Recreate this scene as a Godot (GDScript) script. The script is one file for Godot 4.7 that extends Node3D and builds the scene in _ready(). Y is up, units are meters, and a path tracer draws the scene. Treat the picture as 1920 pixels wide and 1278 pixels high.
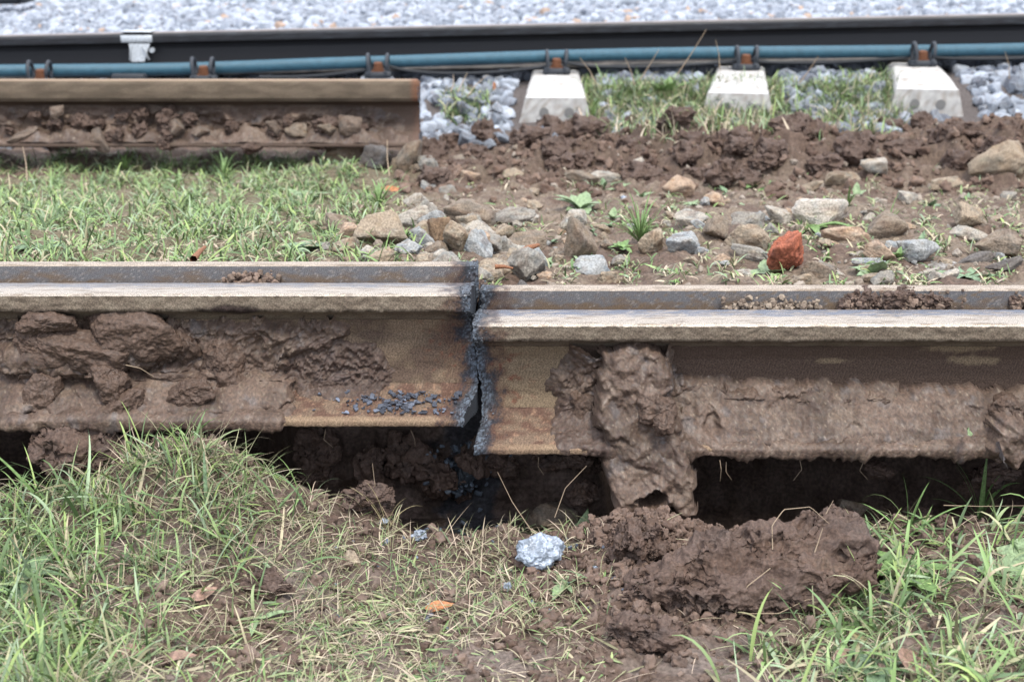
extends Node3D
# Torch-cut tram rail in torn-up mud. y = 0 is the top of the guard lip of the near rail's left half, z = 0 its back edge, camera at +z.
# Pixel positions in the lists below are the photograph's (1920 wide): they are turned into points on the real ground by hit().

const F := 2600.0
const PITCH := 0.303
const EYE := Vector3(0, 0.487, 1.943)
var rng := RandomNumberGenerator.new()
var n_soft := FastNoiseLite.new()      # smooth fbm
var n_one := FastNoiseLite.new()       # single octave
var n_ridge := FastNoiseLite.new()     # ridged fbm
var n_cell := FastNoiseLite.new()      # cellular lumps
var used := {}
var M := {}
var ico_cache := {}

# ---------------------------------------------------------------- helpers
func numbered(called: String) -> String:
	if not used.has(called):
		used[called] = 0
		return called
	used[called] += 1
	return "%s_%03d" % [called, used[called]]

func tag(o, label := "", category := "", group := "", kind := ""):
	if label: o.set_meta("label", label)
	if category: o.set_meta("category", category)
	if group: o.set_meta("group", group)
	if kind: o.set_meta("kind", kind)
	return o

func obj(called: String, mesh, material, parent = null, at = Vector3.ZERO):
	var o := MeshInstance3D.new()
	o.mesh = mesh
	o.material_override = material
	o.position = at
	if parent == null:
		o.name = numbered(called)
		add_child(o)
	else:
		o.name = called
		parent.add_child(o, true)
	return o

func thing(called: String, label: String, category: String, at := Vector3.ZERO, group := ""):
	var o := Node3D.new()
	o.name = numbered(called)
	o.position = at
	add_child(o)
	return tag(o, label, category, group)

func multi(called: String, mesh, material, xf: Array, cols: Array, parent = null):
	var mm := MultiMesh.new()
	mm.transform_format = MultiMesh.TRANSFORM_3D
	mm.use_colors = true
	mm.mesh = mesh
	mm.instance_count = xf.size()
	var buf := PackedFloat32Array()
	buf.resize(xf.size() * 16)
	for i in xf.size():
		var t: Transform3D = xf[i]
		var c: Color = cols[i]
		var b := t.basis
		var k := i * 16
		buf[k] = b.x.x; buf[k + 1] = b.y.x; buf[k + 2] = b.z.x; buf[k + 3] = t.origin.x
		buf[k + 4] = b.x.y; buf[k + 5] = b.y.y; buf[k + 6] = b.z.y; buf[k + 7] = t.origin.y
		buf[k + 8] = b.x.z; buf[k + 9] = b.y.z; buf[k + 10] = b.z.z; buf[k + 11] = t.origin.z
		buf[k + 12] = c.r; buf[k + 13] = c.g; buf[k + 14] = c.b; buf[k + 15] = 1.0
	mm.buffer = buf
	var o := MultiMeshInstance3D.new()
	o.multimesh = mm
	o.material_override = material
	if parent == null:
		o.name = numbered(called)
		add_child(o)
	else:
		o.name = called
		parent.add_child(o, true)
	o.set_meta("kind", "stuff")
	return o

func arr_mesh(v: PackedVector3Array, n: PackedVector3Array, c: PackedColorArray, uv: PackedVector2Array, idx: PackedInt32Array) -> ArrayMesh:
	var a := []
	a.resize(Mesh.ARRAY_MAX)
	# front faces run clockwise: turn the winding when it disagrees with the normals
	var agree := 0.0
	var step: int = maxi(3, int(idx.size() / 300.0) * 3)
	for t in range(0, idx.size() - 2, step):
		var cr := (v[idx[t + 1]] - v[idx[t]]).cross(v[idx[t + 2]] - v[idx[t]])
		agree += signf(cr.dot(n[idx[t]] + n[idx[t + 1]] + n[idx[t + 2]]))
	if agree > 0:
		for t in range(0, idx.size(), 3):
			var q := idx[t + 1]
			idx[t + 1] = idx[t + 2]
			idx[t + 2] = q
	a[Mesh.ARRAY_VERTEX] = v
	a[Mesh.ARRAY_NORMAL] = n
	if c.size(): a[Mesh.ARRAY_COLOR] = c
	if uv.size(): a[Mesh.ARRAY_TEX_UV] = uv
	a[Mesh.ARRAY_INDEX] = idx
	var m := ArrayMesh.new()
	m.add_surface_from_arrays(Mesh.PRIMITIVE_TRIANGLES, a)
	return m

# a sheet of nu x nv points (v[i * nv + j]); side = rough direction of the normals
func grid(v: PackedVector3Array, nu: int, nv: int, c: PackedColorArray, flip := false, skip = null, wrap := false) -> ArrayMesh:
	var n := PackedVector3Array()
	n.resize(nu * nv)
	for i in nu:
		var i0 := maxi(i - 1, 0) * nv
		var i1 := mini(i + 1, nu - 1) * nv
		for j in nv:
			var j0 := maxi(j - 1, 0)
			var j1 := mini(j + 1, nv - 1)
			if wrap:
				j0 = (j - 1 + nv - 1) % (nv - 1) if j == 0 else j - 1
				j1 = 1 if j == nv - 1 else j + 1
			var q := (v[i1 + j] - v[i0 + j]).cross(v[i * nv + j1] - v[i * nv + j0]).normalized()
			n[i * nv + j] = -q if flip else q
	var idx := PackedInt32Array()
	idx.resize((nu - 1) * (nv - 1) * 6)
	var k := 0
	for i in nu - 1:
		for j in nv - 1:
			var p := i * nv + j
			if skip != null and (skip[p] or skip[p + 1] or skip[p + nv] or skip[p + nv + 1]):
				continue
			idx[k] = p; idx[k + 1] = p + nv; idx[k + 2] = p + 1
			idx[k + 3] = p + 1; idx[k + 4] = p + nv; idx[k + 5] = p + nv + 1
			k += 6
	idx.resize(k)
	return arr_mesh(v, n, c, PackedVector2Array(), idx)

func closed_normals(v: PackedVector3Array, idx: PackedInt32Array) -> PackedVector3Array:
	var n := PackedVector3Array()
	n.resize(v.size())
	for t in range(0, idx.size(), 3):
		var a := idx[t]
		var b := idx[t + 1]
		var c := idx[t + 2]
		var q := (v[b] - v[a]).cross(v[c] - v[a])
		n[a] += q; n[b] += q; n[c] += q
	for i in n.size():
		n[i] = n[i].normalized()
	return n

func ico(sub: int) -> Array:
	if ico_cache.has(sub): return ico_cache[sub]
	var v := PackedVector3Array()
	var idx := PackedInt32Array()
	if sub == 0:
		var t := (1.0 + sqrt(5.0)) / 2.0
		for p in [[-1, t, 0], [1, t, 0], [-1, -t, 0], [1, -t, 0], [0, -1, t], [0, 1, t], [0, -1, -t], [0, 1, -t], [t, 0, -1], [t, 0, 1], [-t, 0, -1], [-t, 0, 1]]:
			v.append(Vector3(p[0], p[1], p[2]).normalized())
		idx = PackedInt32Array([0, 11, 5, 0, 5, 1, 0, 1, 7, 0, 7, 10, 0, 10, 11, 1, 5, 9, 5, 11, 4, 11, 10, 2, 10, 7, 6, 7, 1, 8, 3, 9, 4, 3, 4, 2, 3, 2, 6, 3, 6, 8, 3, 8, 9, 4, 9, 5, 2, 4, 11, 6, 2, 10, 8, 6, 7, 9, 8, 1])
	else:
		var low := ico(sub - 1)
		v = low[0].duplicate()
		var li: PackedInt32Array = low[1]
		var mid := {}
		for t in range(0, li.size(), 3):
			var e := [0, 0, 0]
			for k in 3:
				var a := li[t + k]
				var b := li[t + (k + 1) % 3]
				var key := mini(a, b) * 100000 + maxi(a, b)
				if not mid.has(key):
					mid[key] = v.size()
					v.append(((v[a] + v[b]) * 0.5).normalized())
				e[k] = mid[key]
			idx.append_array(PackedInt32Array([li[t], e[0], e[2], e[0], li[t + 1], e[1], e[2], e[1], li[t + 2], e[0], e[1], e[2]]))
	ico_cache[sub] = [v, idx]
	return ico_cache[sub]

# a broken stone: a polytope of random planes with worn edges; half-extents are one
func stone(seed_: int, sub: int, sharp := 16.0, rough := 0.03, planes := 11, stain := 0.25) -> ArrayMesh:
	var r := RandomNumberGenerator.new()
	r.seed = seed_
	var pn := []
	for i in planes:
		var q := Vector3(r.randfn(), r.randfn(), r.randfn()).normalized()
		pn.append(q / r.randf_range(0.55, 1.0))
	for a in [Vector3.RIGHT, Vector3.UP, Vector3.BACK]:
		pn.append(a / r.randf_range(0.95, 1.15))
		pn.append(-a / r.randf_range(0.95, 1.15))
	var s := ico(sub)
	var v: PackedVector3Array = s[0].duplicate()
	var o := Vector3(fmod(seed_ * 3.7, 91.0), fmod(seed_ * 1.3, 57.0), 0)
	for i in v.size():
		var d := v[i]
		var acc := 0.0
		for q in pn:
			var t: float = q.dot(d)
			if t > 0.0: acc += pow(t, sharp)
		var rad := pow(acc, -1.0 / sharp)
		rad *= 1.0 + rough * (n_soft.get_noise_3dv(d * 2.2 + o) * 2.0 + n_ridge.get_noise_3dv(d * 2.5 + o))
		v[i] = d * rad
	return finish_blob(v, s[1], o, stain, sub < 4)

func finish_blob(v: PackedVector3Array, idx: PackedInt32Array, o: Vector3, stain: float, flat := false) -> ArrayMesh:
	var lo := v[0]
	var hi := v[0]
	for p in v:
		lo = lo.min(p); hi = hi.max(p)
	var mid := (lo + hi) * 0.5
	var half := (hi - lo) * 0.5
	for i in v.size():
		v[i] = (v[i] - mid) / half
	var c := PackedColorArray()
	c.resize(v.size())
	for i in v.size():
		var g := 1.0 + stain * (n_soft.get_noise_3dv(v[i] * 1.3 + o) * 1.6 + n_one.get_noise_3dv(v[i] * 9.0 + o) * 0.5)
		var w := n_soft.get_noise_3dv(v[i] * 0.9 - o) * stain * 0.5
		c[i] = Color(g * (1.0 + w), g, g * (1.0 - w))
		if flat:      # soil sticking to the stone in patches
			var dirt := ss(0.12, 0.35, n_soft.get_noise_3dv(v[i] * 1.1 + o * 1.7)) * 0.6
			c[i] = c[i].lerp(Color(0.50, 0.42, 0.40), dirt)
	if flat:      # broken faces: every corner keeps the normals of its own face, a little softened
		var sm := closed_normals(v, idx)
		var fv := PackedVector3Array(); var fn := PackedVector3Array(); var fc := PackedColorArray(); var fi := PackedInt32Array()
		for t in range(0, idx.size(), 3):
			var q := (v[idx[t + 1]] - v[idx[t]]).cross(v[idx[t + 2]] - v[idx[t]]).normalized()
			for k in 3:
				fv.append(v[idx[t + k]]); fn.append((q * 1.6 + sm[idx[t + k]]).normalized()); fc.append(c[idx[t + k]]); fi.append(t + k)
		return arr_mesh(fv, fn, fc, PackedVector2Array(), fi)
	return arr_mesh(v, closed_normals(v, idx), c, PackedVector2Array(), idx.duplicate())

# a lump of torn soil, returned with half-extents of one; asp = its real proportions (smallest about 1), so that the relief is not stretched
func clod(seed_: int, sub: int, lump := 0.22, crumb := 0.10, sharp := 5.0, stain := 0.3, asp := Vector3(1.4, 1.0, 1.2), crack := 0.5) -> ArrayMesh:
	var r := RandomNumberGenerator.new()
	r.seed = seed_
	var pn := []
	for i in 11:
		pn.append(Vector3(r.randfn(), r.randfn(), r.randfn()).normalized() / r.randf_range(0.62, 1.0))
	for a in [Vector3.RIGHT, Vector3.UP, Vector3.BACK]:
		pn.append(a); pn.append(-a)
	var s := ico(sub)
	var v: PackedVector3Array = s[0].duplicate()
	var o := Vector3(fmod(seed_ * 2.9, 83.0), fmod(seed_ * 1.7, 61.0), 5)
	for i in v.size():
		var d := v[i]
		var acc := 0.0
		for q in pn:
			var t: float = q.dot(d)
			if t > 0.0: acc += pow(t, sharp)
		v[i] = d * pow(acc, -1.0 / sharp) * asp
	var n := closed_normals(v, s[1])
	for i in v.size():
		var e := v[i] * 0.9 + o
		v[i] += n[i] * lump * (n_soft.get_noise_3dv(e) * 1.3 + 0.5 * n_soft.get_noise_3dv(e * 2.3))
	n = closed_normals(v, s[1])
	for i in v.size():
		var e := v[i] + o
		var rough_here := clampf(0.55 + 1.5 * n_one.get_noise_3dv(e * 0.9 + Vector3(0, 9, 0)), 0.12, 1.0)
		var k := n_soft.get_noise_3dv(e * 3.0) * 0.8 + n_cell.get_noise_3dv(e * 4.5) * 0.55 + n_soft.get_noise_3dv(e * 11.0) * 0.5 + n_cell.get_noise_3dv(e * 14.0) * 0.25
		k -= crack * ss(0.35, 0.85, n_ridge.get_noise_3dv(e * 1.3))
		v[i] += n[i] * crumb * rough_here * k
	return finish_blob(v, s[1], o, stain)

func tube(pts: Array, rad: float, seg := 6, tip := 1.0) -> ArrayMesh:
	var v := PackedVector3Array()
	var up := Vector3(0.13, 0.98, 0.11)
	for i in pts.size():
		var d: Vector3 = (pts[mini(i + 1, pts.size() - 1)] - pts[maxi(i - 1, 0)]).normalized()
		var a := d.cross(up).normalized()
		if a.length() < 0.5: a = d.cross(Vector3.RIGHT).normalized()
		var b := d.cross(a)
		var r := rad * lerpf(1.0, tip, float(i) / (pts.size() - 1))
		for j in seg + 1:
			var t := TAU * j / seg
			v.append(pts[i] + (a * cos(t) + b * sin(t)) * r)
	return grid(v, pts.size(), seg + 1, PackedColorArray(), true, null, true)

func bevel_box(size: Vector3, b := 0.002) -> ArrayMesh:
	var st := SurfaceTool.new()
	st.begin(Mesh.PRIMITIVE_TRIANGLES)
	var h := size * 0.5
	var pts := {}
	var quads := []
	for ax in 3:
		for s in [-1.0, 1.0]:
			var a1 := (ax + 1) % 3
			var a2 := (ax + 2) % 3
			var q := []
			for w in [[-1, -1], [1, -1], [1, 1], [-1, 1]]:
				var p := Vector3()
				p[ax] = s * h[ax]; p[a1] = w[0] * (h[a1] - b); p[a2] = w[1] * (h[a2] - b)
				q.append(p)
			quads.append(q)
	for ax in 3:
		var a1 := (ax + 1) % 3
		var a2 := (ax + 2) % 3
		for s1 in [-1.0, 1.0]:
			for s2 in [-1.0, 1.0]:
				var q := []
				for w in [-1.0, 1.0]:
					var p := Vector3(); p[ax] = w * (h[ax] - b); p[a1] = s1 * h[a1]; p[a2] = s2 * (h[a2] - b)
					var p2 := Vector3(); p2[ax] = w * (h[ax] - b); p2[a1] = s1 * (h[a1] - b); p2[a2] = s2 * h[a2]
					if w < 0: q = [p, p2]
					else: q.append_array([p2, p])
				quads.append(q)
	for q in quads:
		var c := Vector3()
		for p in q: c += p
		var nn: Vector3 = (q[1] - q[0]).cross(q[2] - q[0])
		var t := [q[0], q[1], q[2], q[0], q[2], q[3]]
		if nn.dot(c) > 0: t.reverse()
		for p in t:
			st.add_vertex(p)
	st.generate_normals()
	return st.commit()

func mat(name_: String, col: Color, rough: float, o := {}) -> StandardMaterial3D:
	# col is a linear real-world colour
	var m := StandardMaterial3D.new()
	m.resource_name = name_
	m.albedo_color = col.linear_to_srgb()
	m.roughness = rough
	m.metallic_specular = o.get("spec", 0.35)
	m.metallic = o.get("metal", 0.0)
	m.vertex_color_use_as_albedo = o.get("vc", true)
	m.cull_mode = BaseMaterial3D.CULL_DISABLED
	if o.has("tex"):
		m.uv1_triplanar = true
		m.uv1_world_triplanar = o.get("world", true)
		var s: float = o.get("scale", 8.0)
		m.uv1_scale = Vector3(s, s, s)
		m.albedo_texture = o.tex
		if o.has("rtex"):
			m.roughness_texture = o.rtex
		if o.has("bump"):
			m.heightmap_enabled = true
			m.heightmap_texture = o.get("htex", o.tex)
			m.heightmap_scale = o.bump
	if o.has("back"):
		m.backlight_enabled = true
		m.backlight = o.back
	return m

func grain_image(freq: float, kind: String, lo: float, hi: float, size := 512, seed_ := 3) -> ImageTexture:
	var n := FastNoiseLite.new()
	n.seed = seed_
	n.frequency = freq
	n.fractal_octaves = 5
	n.fractal_gain = 0.6
	if kind == "cell":
		n.noise_type = FastNoiseLite.TYPE_CELLULAR
		n.cellular_return_type = FastNoiseLite.RETURN_DISTANCE
		n.fractal_octaves = 3
	elif kind == "ridge":
		n.fractal_type = FastNoiseLite.FRACTAL_RIDGED
	var im := n.get_seamless_image(size, size)
	im.convert(Image.FORMAT_L8)
	var d := im.get_data()
	var table := PackedByteArray()
	table.resize(256)
	for i in 256:
		table[i] = int(clampf(lerpf(lo, hi, i / 255.0), 0, 1) * 255)
	for i in d.size():
		d[i] = table[d[i]]
	var out := Image.create_from_data(size, size, false, Image.FORMAT_L8, d)
	return ImageTexture.create_from_image(out)

func proj(p: Vector3) -> Vector2:      # where a point shows in the photograph
	var y := p.y - EYE.y
	var z := EYE.z - p.z
	var depth := z * cos(PITCH) - y * sin(PITCH)
	return Vector2(960 + F * p.x / depth, 639 - F * (y * cos(PITCH) + z * sin(PITCH)) / depth)

func depth_of(p: Vector3) -> float:
	return (EYE.z - p.z) * cos(PITCH) - (p.y - EYE.y) * sin(PITCH)

func ray(u: float, v: float) -> Vector3:
	var a := (639 - v) / F
	var d := Vector3((u - 960) / F, a * cos(PITCH) - sin(PITCH), -cos(PITCH) - a * sin(PITCH))
	return d

func at_z(u: float, v: float, z: float) -> Vector3:
	var d := ray(u, v)
	return EYE + d * ((z - EYE.z) / d.z)

func hit(u: float, v: float) -> Vector3:     # the ground on the sight line through a pixel
	var d := ray(u, v)
	var t := 1.2
	for i in 60:
		var p := EYE + d * t
		var gap := p.y - ground_base(p.x, p.z)
		if gap < 0.0008 or t > 14.0: return p
		t += maxf(0.0015, gap / -d.y * 0.6)
	return EYE + d * t

func settle(p: Vector3) -> Vector3:      # from the smooth ground onto the rough one, along the sight line
	var d := (p - EYE).normalized()
	for i in 2:
		p -= d * clampf((ground_y(p.x, p.z) - p.y) / -d.y * 0.7, -0.2, 0.2)
	p.y = ground_y(p.x, p.z)
	return p

func ss(a: float, b: float, x: float) -> float:
	return smoothstep(a, b, x)

func bump2(x: float, z: float, cx: float, cz: float, rx: float, rz: float) -> float:
	var a := (x - cx) / rx
	var b := (z - cz) / rz
	return exp(-(a * a + b * b))

# ---------------------------------------------------------------- the ground
func ground_base(x: float, z: float) -> float:
	var wall := -0.030 + 0.012 * n_one.get_noise_2d(x * 9.0, 7.0)
	var back := 0.0
	if z < wall + 0.06:
		back = -0.052 - 0.19 * ss(0.0, 2.1, -z)
		back -= 0.03 * ss(-0.12, 0.05, x) * (1.0 - ss(0.3, 1.0, -z))
		back += 0.10 * exp(-pow((z + 2.1) / 0.33, 2.0)) * ss(-0.25, 0.35, x) * (1.0 + 0.5 * n_one.get_noise_2d(x * 2.2, 3.0))
		back += 0.05 * bump2(x, z, -0.36, -1.9, 0.28, 0.2)
		back -= 0.05 * bump2(x, z, -1.0, -2.15, 0.8, 0.14) 
		back = lerpf(back, -0.245 + 0.0208 * x, ss(-2.4, -2.6, z))
		back = lerpf(back, -0.140 + 0.0208 * x, ss(-2.70, -3.12, z))
		back += 0.035 * ss(-3.5, -3.9, z)
	if z <= wall: return back
	var left := ss(-0.10, -0.42, x)
	var right := ss(0.30, 0.50, x)
	var f := -0.335 + 0.055 * left + 0.020 * right
	f -= 0.03 * left * ss(0.3, 0.6, z)
	f += 0.025 * ss(0.5, 0.75, z)
	f += 0.078 * bump2(x, z, -0.44, 0.215, 0.125, 0.085)
	f += 0.03 * bump2(x, z, -0.33, 0.27, 0.14, 0.08)
	f += 0.045 * bump2(x, z, 0.175, 0.235, 0.075, 0.085)
	f += 0.025 * bump2(x, z, 0.16, 0.39, 0.06, 0.09)
	f += 0.018 * bump2(x, z, -0.31, 0.40, 0.05, 0.04)
	f += 0.022 * bump2(x, z, -0.19, 0.16, 0.05, 0.04)
	f += 0.03 * bump2(x, z, -0.03, 0.15, 0.045, 0.03)
	var pit := ss(0.20, 0.10, z + 0.02 * n_one.get_noise_2d(x * 6.0, 31.0))
	pit *= 1.0 - 0.9 * bump2(x, z, -0.45, 0.16, 0.10, 0.09)
	f -= 0.085 * pit
	return lerpf(back, f, ss(wall, wall + 0.035, z))

func soil_rough(x: float, z: float) -> float:
	var a := 0.0
	if z > -0.05:
		var pit := ss(0.17, 0.08, z)
		var lumpy := clampf(bump2(x, z, 0.17, 0.28, 0.12, 0.16) * 1.5 + bump2(x, z, -0.33, 0.38, 0.06, 0.05) + pit, 0, 1)
		a = 0.007 * n_soft.get_noise_2d(x * 9.0, z * 9.0) * 2.0
		a += lumpy * (0.014 * (n_ridge.get_noise_2d(x * 11.0, z * 11.0)) + 0.012 * n_cell.get_noise_2d(x * 30.0, z * 30.0))
		a += 0.0035 * n_soft.get_noise_2d(x * 60.0, z * 60.0)
		a += 0.0016 * n_cell.get_noise_2d(x * 160.0, z * 160.0)
	elif z > -2.75:
		var ridge := exp(-pow((z + 2.0) / 0.45, 2.0)) * ss(-0.5, 0.1, x)
		a = 0.010 * n_soft.get_noise_2d(x * 5.0, z * 5.0) * 2.0 + 0.006 * n_soft.get_noise_2d(x * 30.0, z * 30.0)
		a *= 1.25
		a += ridge * (0.055 * n_ridge.get_noise_2d(x * 5.0, z * 5.0) + 0.040 * n_cell.get_noise_2d(x * 11.0, z * 11.0) + 0.018 * n_cell.get_noise_2d(x * 26.0, z * 26.0))
		a += 0.003 * n_cell.get_noise_2d(x * 70.0, z * 70.0)
		a *= 0.35 + 0.65 * ss(-0.02, -0.2, z)
	else:
		a = 0.012 * n_soft.get_noise_2d(x * 8.0, z * 8.0)
	return a

func ground_y(x: float, z: float) -> float:
	return ground_base(x, z) + soil_rough(x, z)

func axis(parts: Array) -> PackedFloat32Array:   # [start, [end, step], ...]
	var out := PackedFloat32Array()
	var x: float = parts[0]
	out.append(x)
	for p in parts.slice(1):
		var count := maxi(1, roundi(absf(p[0] - x) / p[1]))
		for i in count:
			out.append(x + (p[0] - x) * (i + 1.0) / count)
		x = p[0]
	return out

func build_ground():
	var xs := axis([-60.0, [-10.0, 10.0], [-2.6, 0.5], [-1.5, 0.02], [-0.72, 0.008], [0.72, 0.0042], [1.5, 0.008], [2.6, 0.02], [10.0, 0.5], [60.0, 10.0]])
	var zs := axis([6.0, [1.0, 0.5], [0.66, 0.02], [0.14, 0.0036], [-0.06, 0.004], [-0.5, 0.007], [-2.7, 0.0085], [-3.6, 0.05], [-12.0, 0.4], [-70.0, 6.0]])
	var nu := xs.size()
	var nv := zs.size()
	var v := PackedVector3Array(); v.resize(nu * nv)
	var c := PackedColorArray(); c.resize(nu * nv)
	for i in nu:
		var x := xs[i]
		for j in nv:
			var z := zs[j]
			var k := i * nv + j
			v[k] = Vector3(x, ground_y(x, z), z)
			# soil colours: wet brown, drier tan patches, thatch where grass grows, grey among the ballast
			var q := n_soft.get_noise_2d(x * 4.0, z * 4.0)
			var w := n_soft.get_noise_2d(x * 25.0 + 9.0, z * 25.0)
			var col := Color(0.130, 0.092, 0.072)
			if z > -0.04:
				col = col.lerp(Color(0.100, 0.070, 0.058), clampf(0.5 + q * 1.5, 0, 1))
				col = col.lerp(Color(0.21, 0.170, 0.148), ss(-0.25, 0.25, q + 0.3 * w) * ss(0.30, 0.42, z + 0.05 * q) * 0.8)
				col = col.lerp(Color(0.200, 0.155, 0.130), clampf(w * 1.4 - 0.1, 0, 0.5))
			elif z > -2.75:
				var tan_ := clampf(0.5 + q * 1.6 + w * 0.8, 0, 1) * (1.0 - 0.85 * ss(-1.55, -1.95, z))
				col = col.lerp(Color(0.225, 0.178, 0.138), tan_ * 0.85)
				col = col.lerp(Color(0.15, 0.135, 0.080), 0.6 * ss(-0.05, -0.5, x - 0.3 * q) * ss(-2.1, -1.8, z))
			else:
				col = Color(0.12, 0.105, 0.10)
			c[k] = col
	var skip := PackedByteArray(); skip.resize(nu * nv)
	for i in nu:
		for j in nv:
			if absf(xs[i]) < 1.4 and zs[j] > -0.040 and zs[j] < 0.012: skip[i * nv + j] = 1
	tag(obj("ground", grid(v, nu, nv, c, true, skip), M.soil), "torn up brown muddy ground around and between the rails", "ground", "", "structure")

# the washed-out hollow under the near rail: roof, back and floor of soil behind the pit
func build_hollow():
	var path := subdivide([[-0.036, -0.075], [-0.09, -0.10], [-0.20, -0.13], [-0.29, -0.19], [-0.31, -0.28], [-0.28, -0.37], [-0.20, -0.41], [-0.10, -0.425], [0.02, -0.425]], 0.006)
	var xs := axis([-1.45, [-0.8, 0.02], [0.8, 0.006], [1.45, 0.02]])
	var nv := path.size()
	var v := PackedVector3Array()
	var c := PackedColorArray()
	for x in xs:
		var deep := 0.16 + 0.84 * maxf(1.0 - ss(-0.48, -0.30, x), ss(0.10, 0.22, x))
		for j in nv:
			var q: Vector2 = path[j]
			var low := 0.20 * (deep - 0.16) / 0.84 * ss(0.0, -0.07, q.x) * ss(-0.19, -0.37, q.y)
			var p := Vector3(x, q.y - low, -0.036 + (q.x + 0.036) * (deep if q.x < -0.036 else 1.0) * (1.0 + 0.4 * (deep - 0.16)))
			var e := ss(0, 8, j) * (1.0 - ss(nv - 6, nv - 1, j))
			var d := 0.024 * n_soft.get_noise_3dv(p * 9.0) + 0.026 * n_ridge.get_noise_3dv(p * 6.0) + 0.022 * n_cell.get_noise_3dv(p * 16.0) + 0.007 * n_soft.get_noise_3dv(p * 45.0) + 0.005 * n_cell.get_noise_3dv(p * 60.0)
			if j == nv - 1: p.y = -0.50
			if j == 0: p.y = -0.045
			v.append(p + Vector3(0, 0.35, 0.9) * d * e)
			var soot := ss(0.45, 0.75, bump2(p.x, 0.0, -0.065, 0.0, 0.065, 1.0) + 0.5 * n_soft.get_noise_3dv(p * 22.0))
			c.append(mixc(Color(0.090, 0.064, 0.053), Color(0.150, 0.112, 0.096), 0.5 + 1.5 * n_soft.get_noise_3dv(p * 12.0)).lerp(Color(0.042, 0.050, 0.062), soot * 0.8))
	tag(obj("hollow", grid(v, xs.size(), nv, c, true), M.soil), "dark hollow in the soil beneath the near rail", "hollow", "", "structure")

# ---------------------------------------------------------------- rails
func subdivide(poly: Array, step: float) -> Array:
	var out := []
	for i in poly.size() - 1:
		var a := Vector2(poly[i][0], poly[i][1])
		var b := Vector2(poly[i + 1][0], poly[i + 1][1])
		var k := maxi(1, ceili(a.distance_to(b) / step))
		for j in k: out.append(a.lerp(b, float(j) / k))
	out.append(Vector2(poly[-1][0], poly[-1][1]))
	return out

func poly_normals(p: Array, blur := 0) -> Array:
	var n := []
	for i in p.size():
		var d: Vector2 = p[mini(i + 1, p.size() - 1)] - p[maxi(i - 1, 0)]
		n.append(Vector2(-d.y, d.x).normalized())     # (z, y): outward for a profile walked from back over the top to the front
	for k in blur:
		var m := n.duplicate()
		for i in range(1, p.size() - 1):
			m[i] = (n[i - 1] + n[i] + n[i + 1]).normalized()
		n = m
	return n

# xs: stations; cut(z, y) gives the end for a profile point; nom the nominal end; disp(x, z, y, s) along the normal; tint(x, z, y, s)
func sweep(poly: Array, step: float, xs: PackedFloat32Array, nom: float, cut: Callable, disp: Callable, tint: Callable, blur := 0) -> ArrayMesh:
	var p := subdivide(poly, step)
	var n := poly_normals(p, blur)
	var nv := p.size()
	var nu := xs.size()
	var v := PackedVector3Array(); v.resize(nu * nv)
	var c := PackedColorArray(); c.resize(nu * nv)
	for i in nu:
		for j in nv:
			var q: Vector2 = p[j]
			var x := xs[i]
			var w := 1.0 - clampf(absf(x - nom) / 0.04, 0, 1)
			x += (cut.call(q.x, q.y) - nom) * w * w
			var d: float = disp.call(x, q.x, q.y, float(j) / (nv - 1))
			v[i * nv + j] = Vector3(x, q.y + n[j].y * d, q.x + n[j].x * d)
			c[i * nv + j] = tint.call(x, q.x, q.y, float(j) / (nv - 1))
	var first: Vector2 = n[nv / 2]
	var m := grid(v, nu, nv, c)
	# keep the normals on the outward side
	var nn: PackedVector3Array = m.surface_get_arrays(0)[Mesh.ARRAY_NORMAL]
	var mid := (nu / 2) * nv + nv / 2
	if nn[mid].z * first.x + nn[mid].y * first.y < 0:
		m = grid(v, nu, nv, c, true)
	return m

const LIP_BACK := [[0.0, -0.058], [0.0, -0.002], [0.002, 0.0]]
const LIP_TOP := [[0.002, 0.0], [0.018, 0.0], [0.0205, -0.0025]]
const GROOVE := [[0.0205, -0.0025], [0.0245, -0.050], [0.031, -0.060], [0.047, -0.060], [0.053, -0.052], [0.056, -0.0185]]
const HEAD_TOP := [[0.056, -0.0185], [0.058, -0.0168], [0.088, -0.0165], [0.108, -0.0185], [0.112, -0.0215]]
const HEAD_FACE := [[0.112, -0.0215], [0.1128, -0.040], [0.1105, -0.0435]]
const UNDER := [[0.1105, -0.0435], [0.088, -0.055], [0.078, -0.064]]
const WEB := [[0.078, -0.064], [0.073, -0.085], [0.073, -0.140], [0.079, -0.158]]
const FOOT := [[0.079, -0.158], [0.088, -0.168], [0.148, -0.186], [0.1525, -0.189], [0.1525, -0.1965], [0.150, -0.198], [-0.027, -0.198]]
const BACK := [[-0.027, -0.198], [-0.028, -0.189], [0.045, -0.166], [0.058, -0.14], [0.058, -0.085], [0.045, -0.075], [0.008, -0.070], [0.0, -0.058]]

func jag(z: float, y: float, o: float) -> float:
	return 0.0016 * n_one.get_noise_2d(z * 110.0 + o, y * 110.0) + 0.0011 * n_one.get_noise_2d(z * 420.0 + o, y * 420.0)

func cut_left(z: float, y: float) -> float:
	var x := lerpf(-0.0485, -0.0575, ss(0.02, 0.11, z)) if y > -0.05 else lerpf(-0.0545, -0.0495, ss(-0.06, -0.155, y))
	if y < -0.155: x = lerpf(-0.0495, -0.0665, ss(0.08, 0.15, z))
	return x + jag(z, y, 0.0)

func cut_right(z: float, y: float) -> float:
	var x := lerpf(-0.0420, -0.0510, ss(0.02, 0.11, z)) if y > -0.05 else lerpf(-0.0490, -0.0400, ss(-0.06, -0.155, y))
	if y < -0.155: x = lerpf(-0.0400, -0.0505, ss(0.085, 0.15, z))
	return x - 0.0026 + jag(z, y, 40.0)

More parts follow.
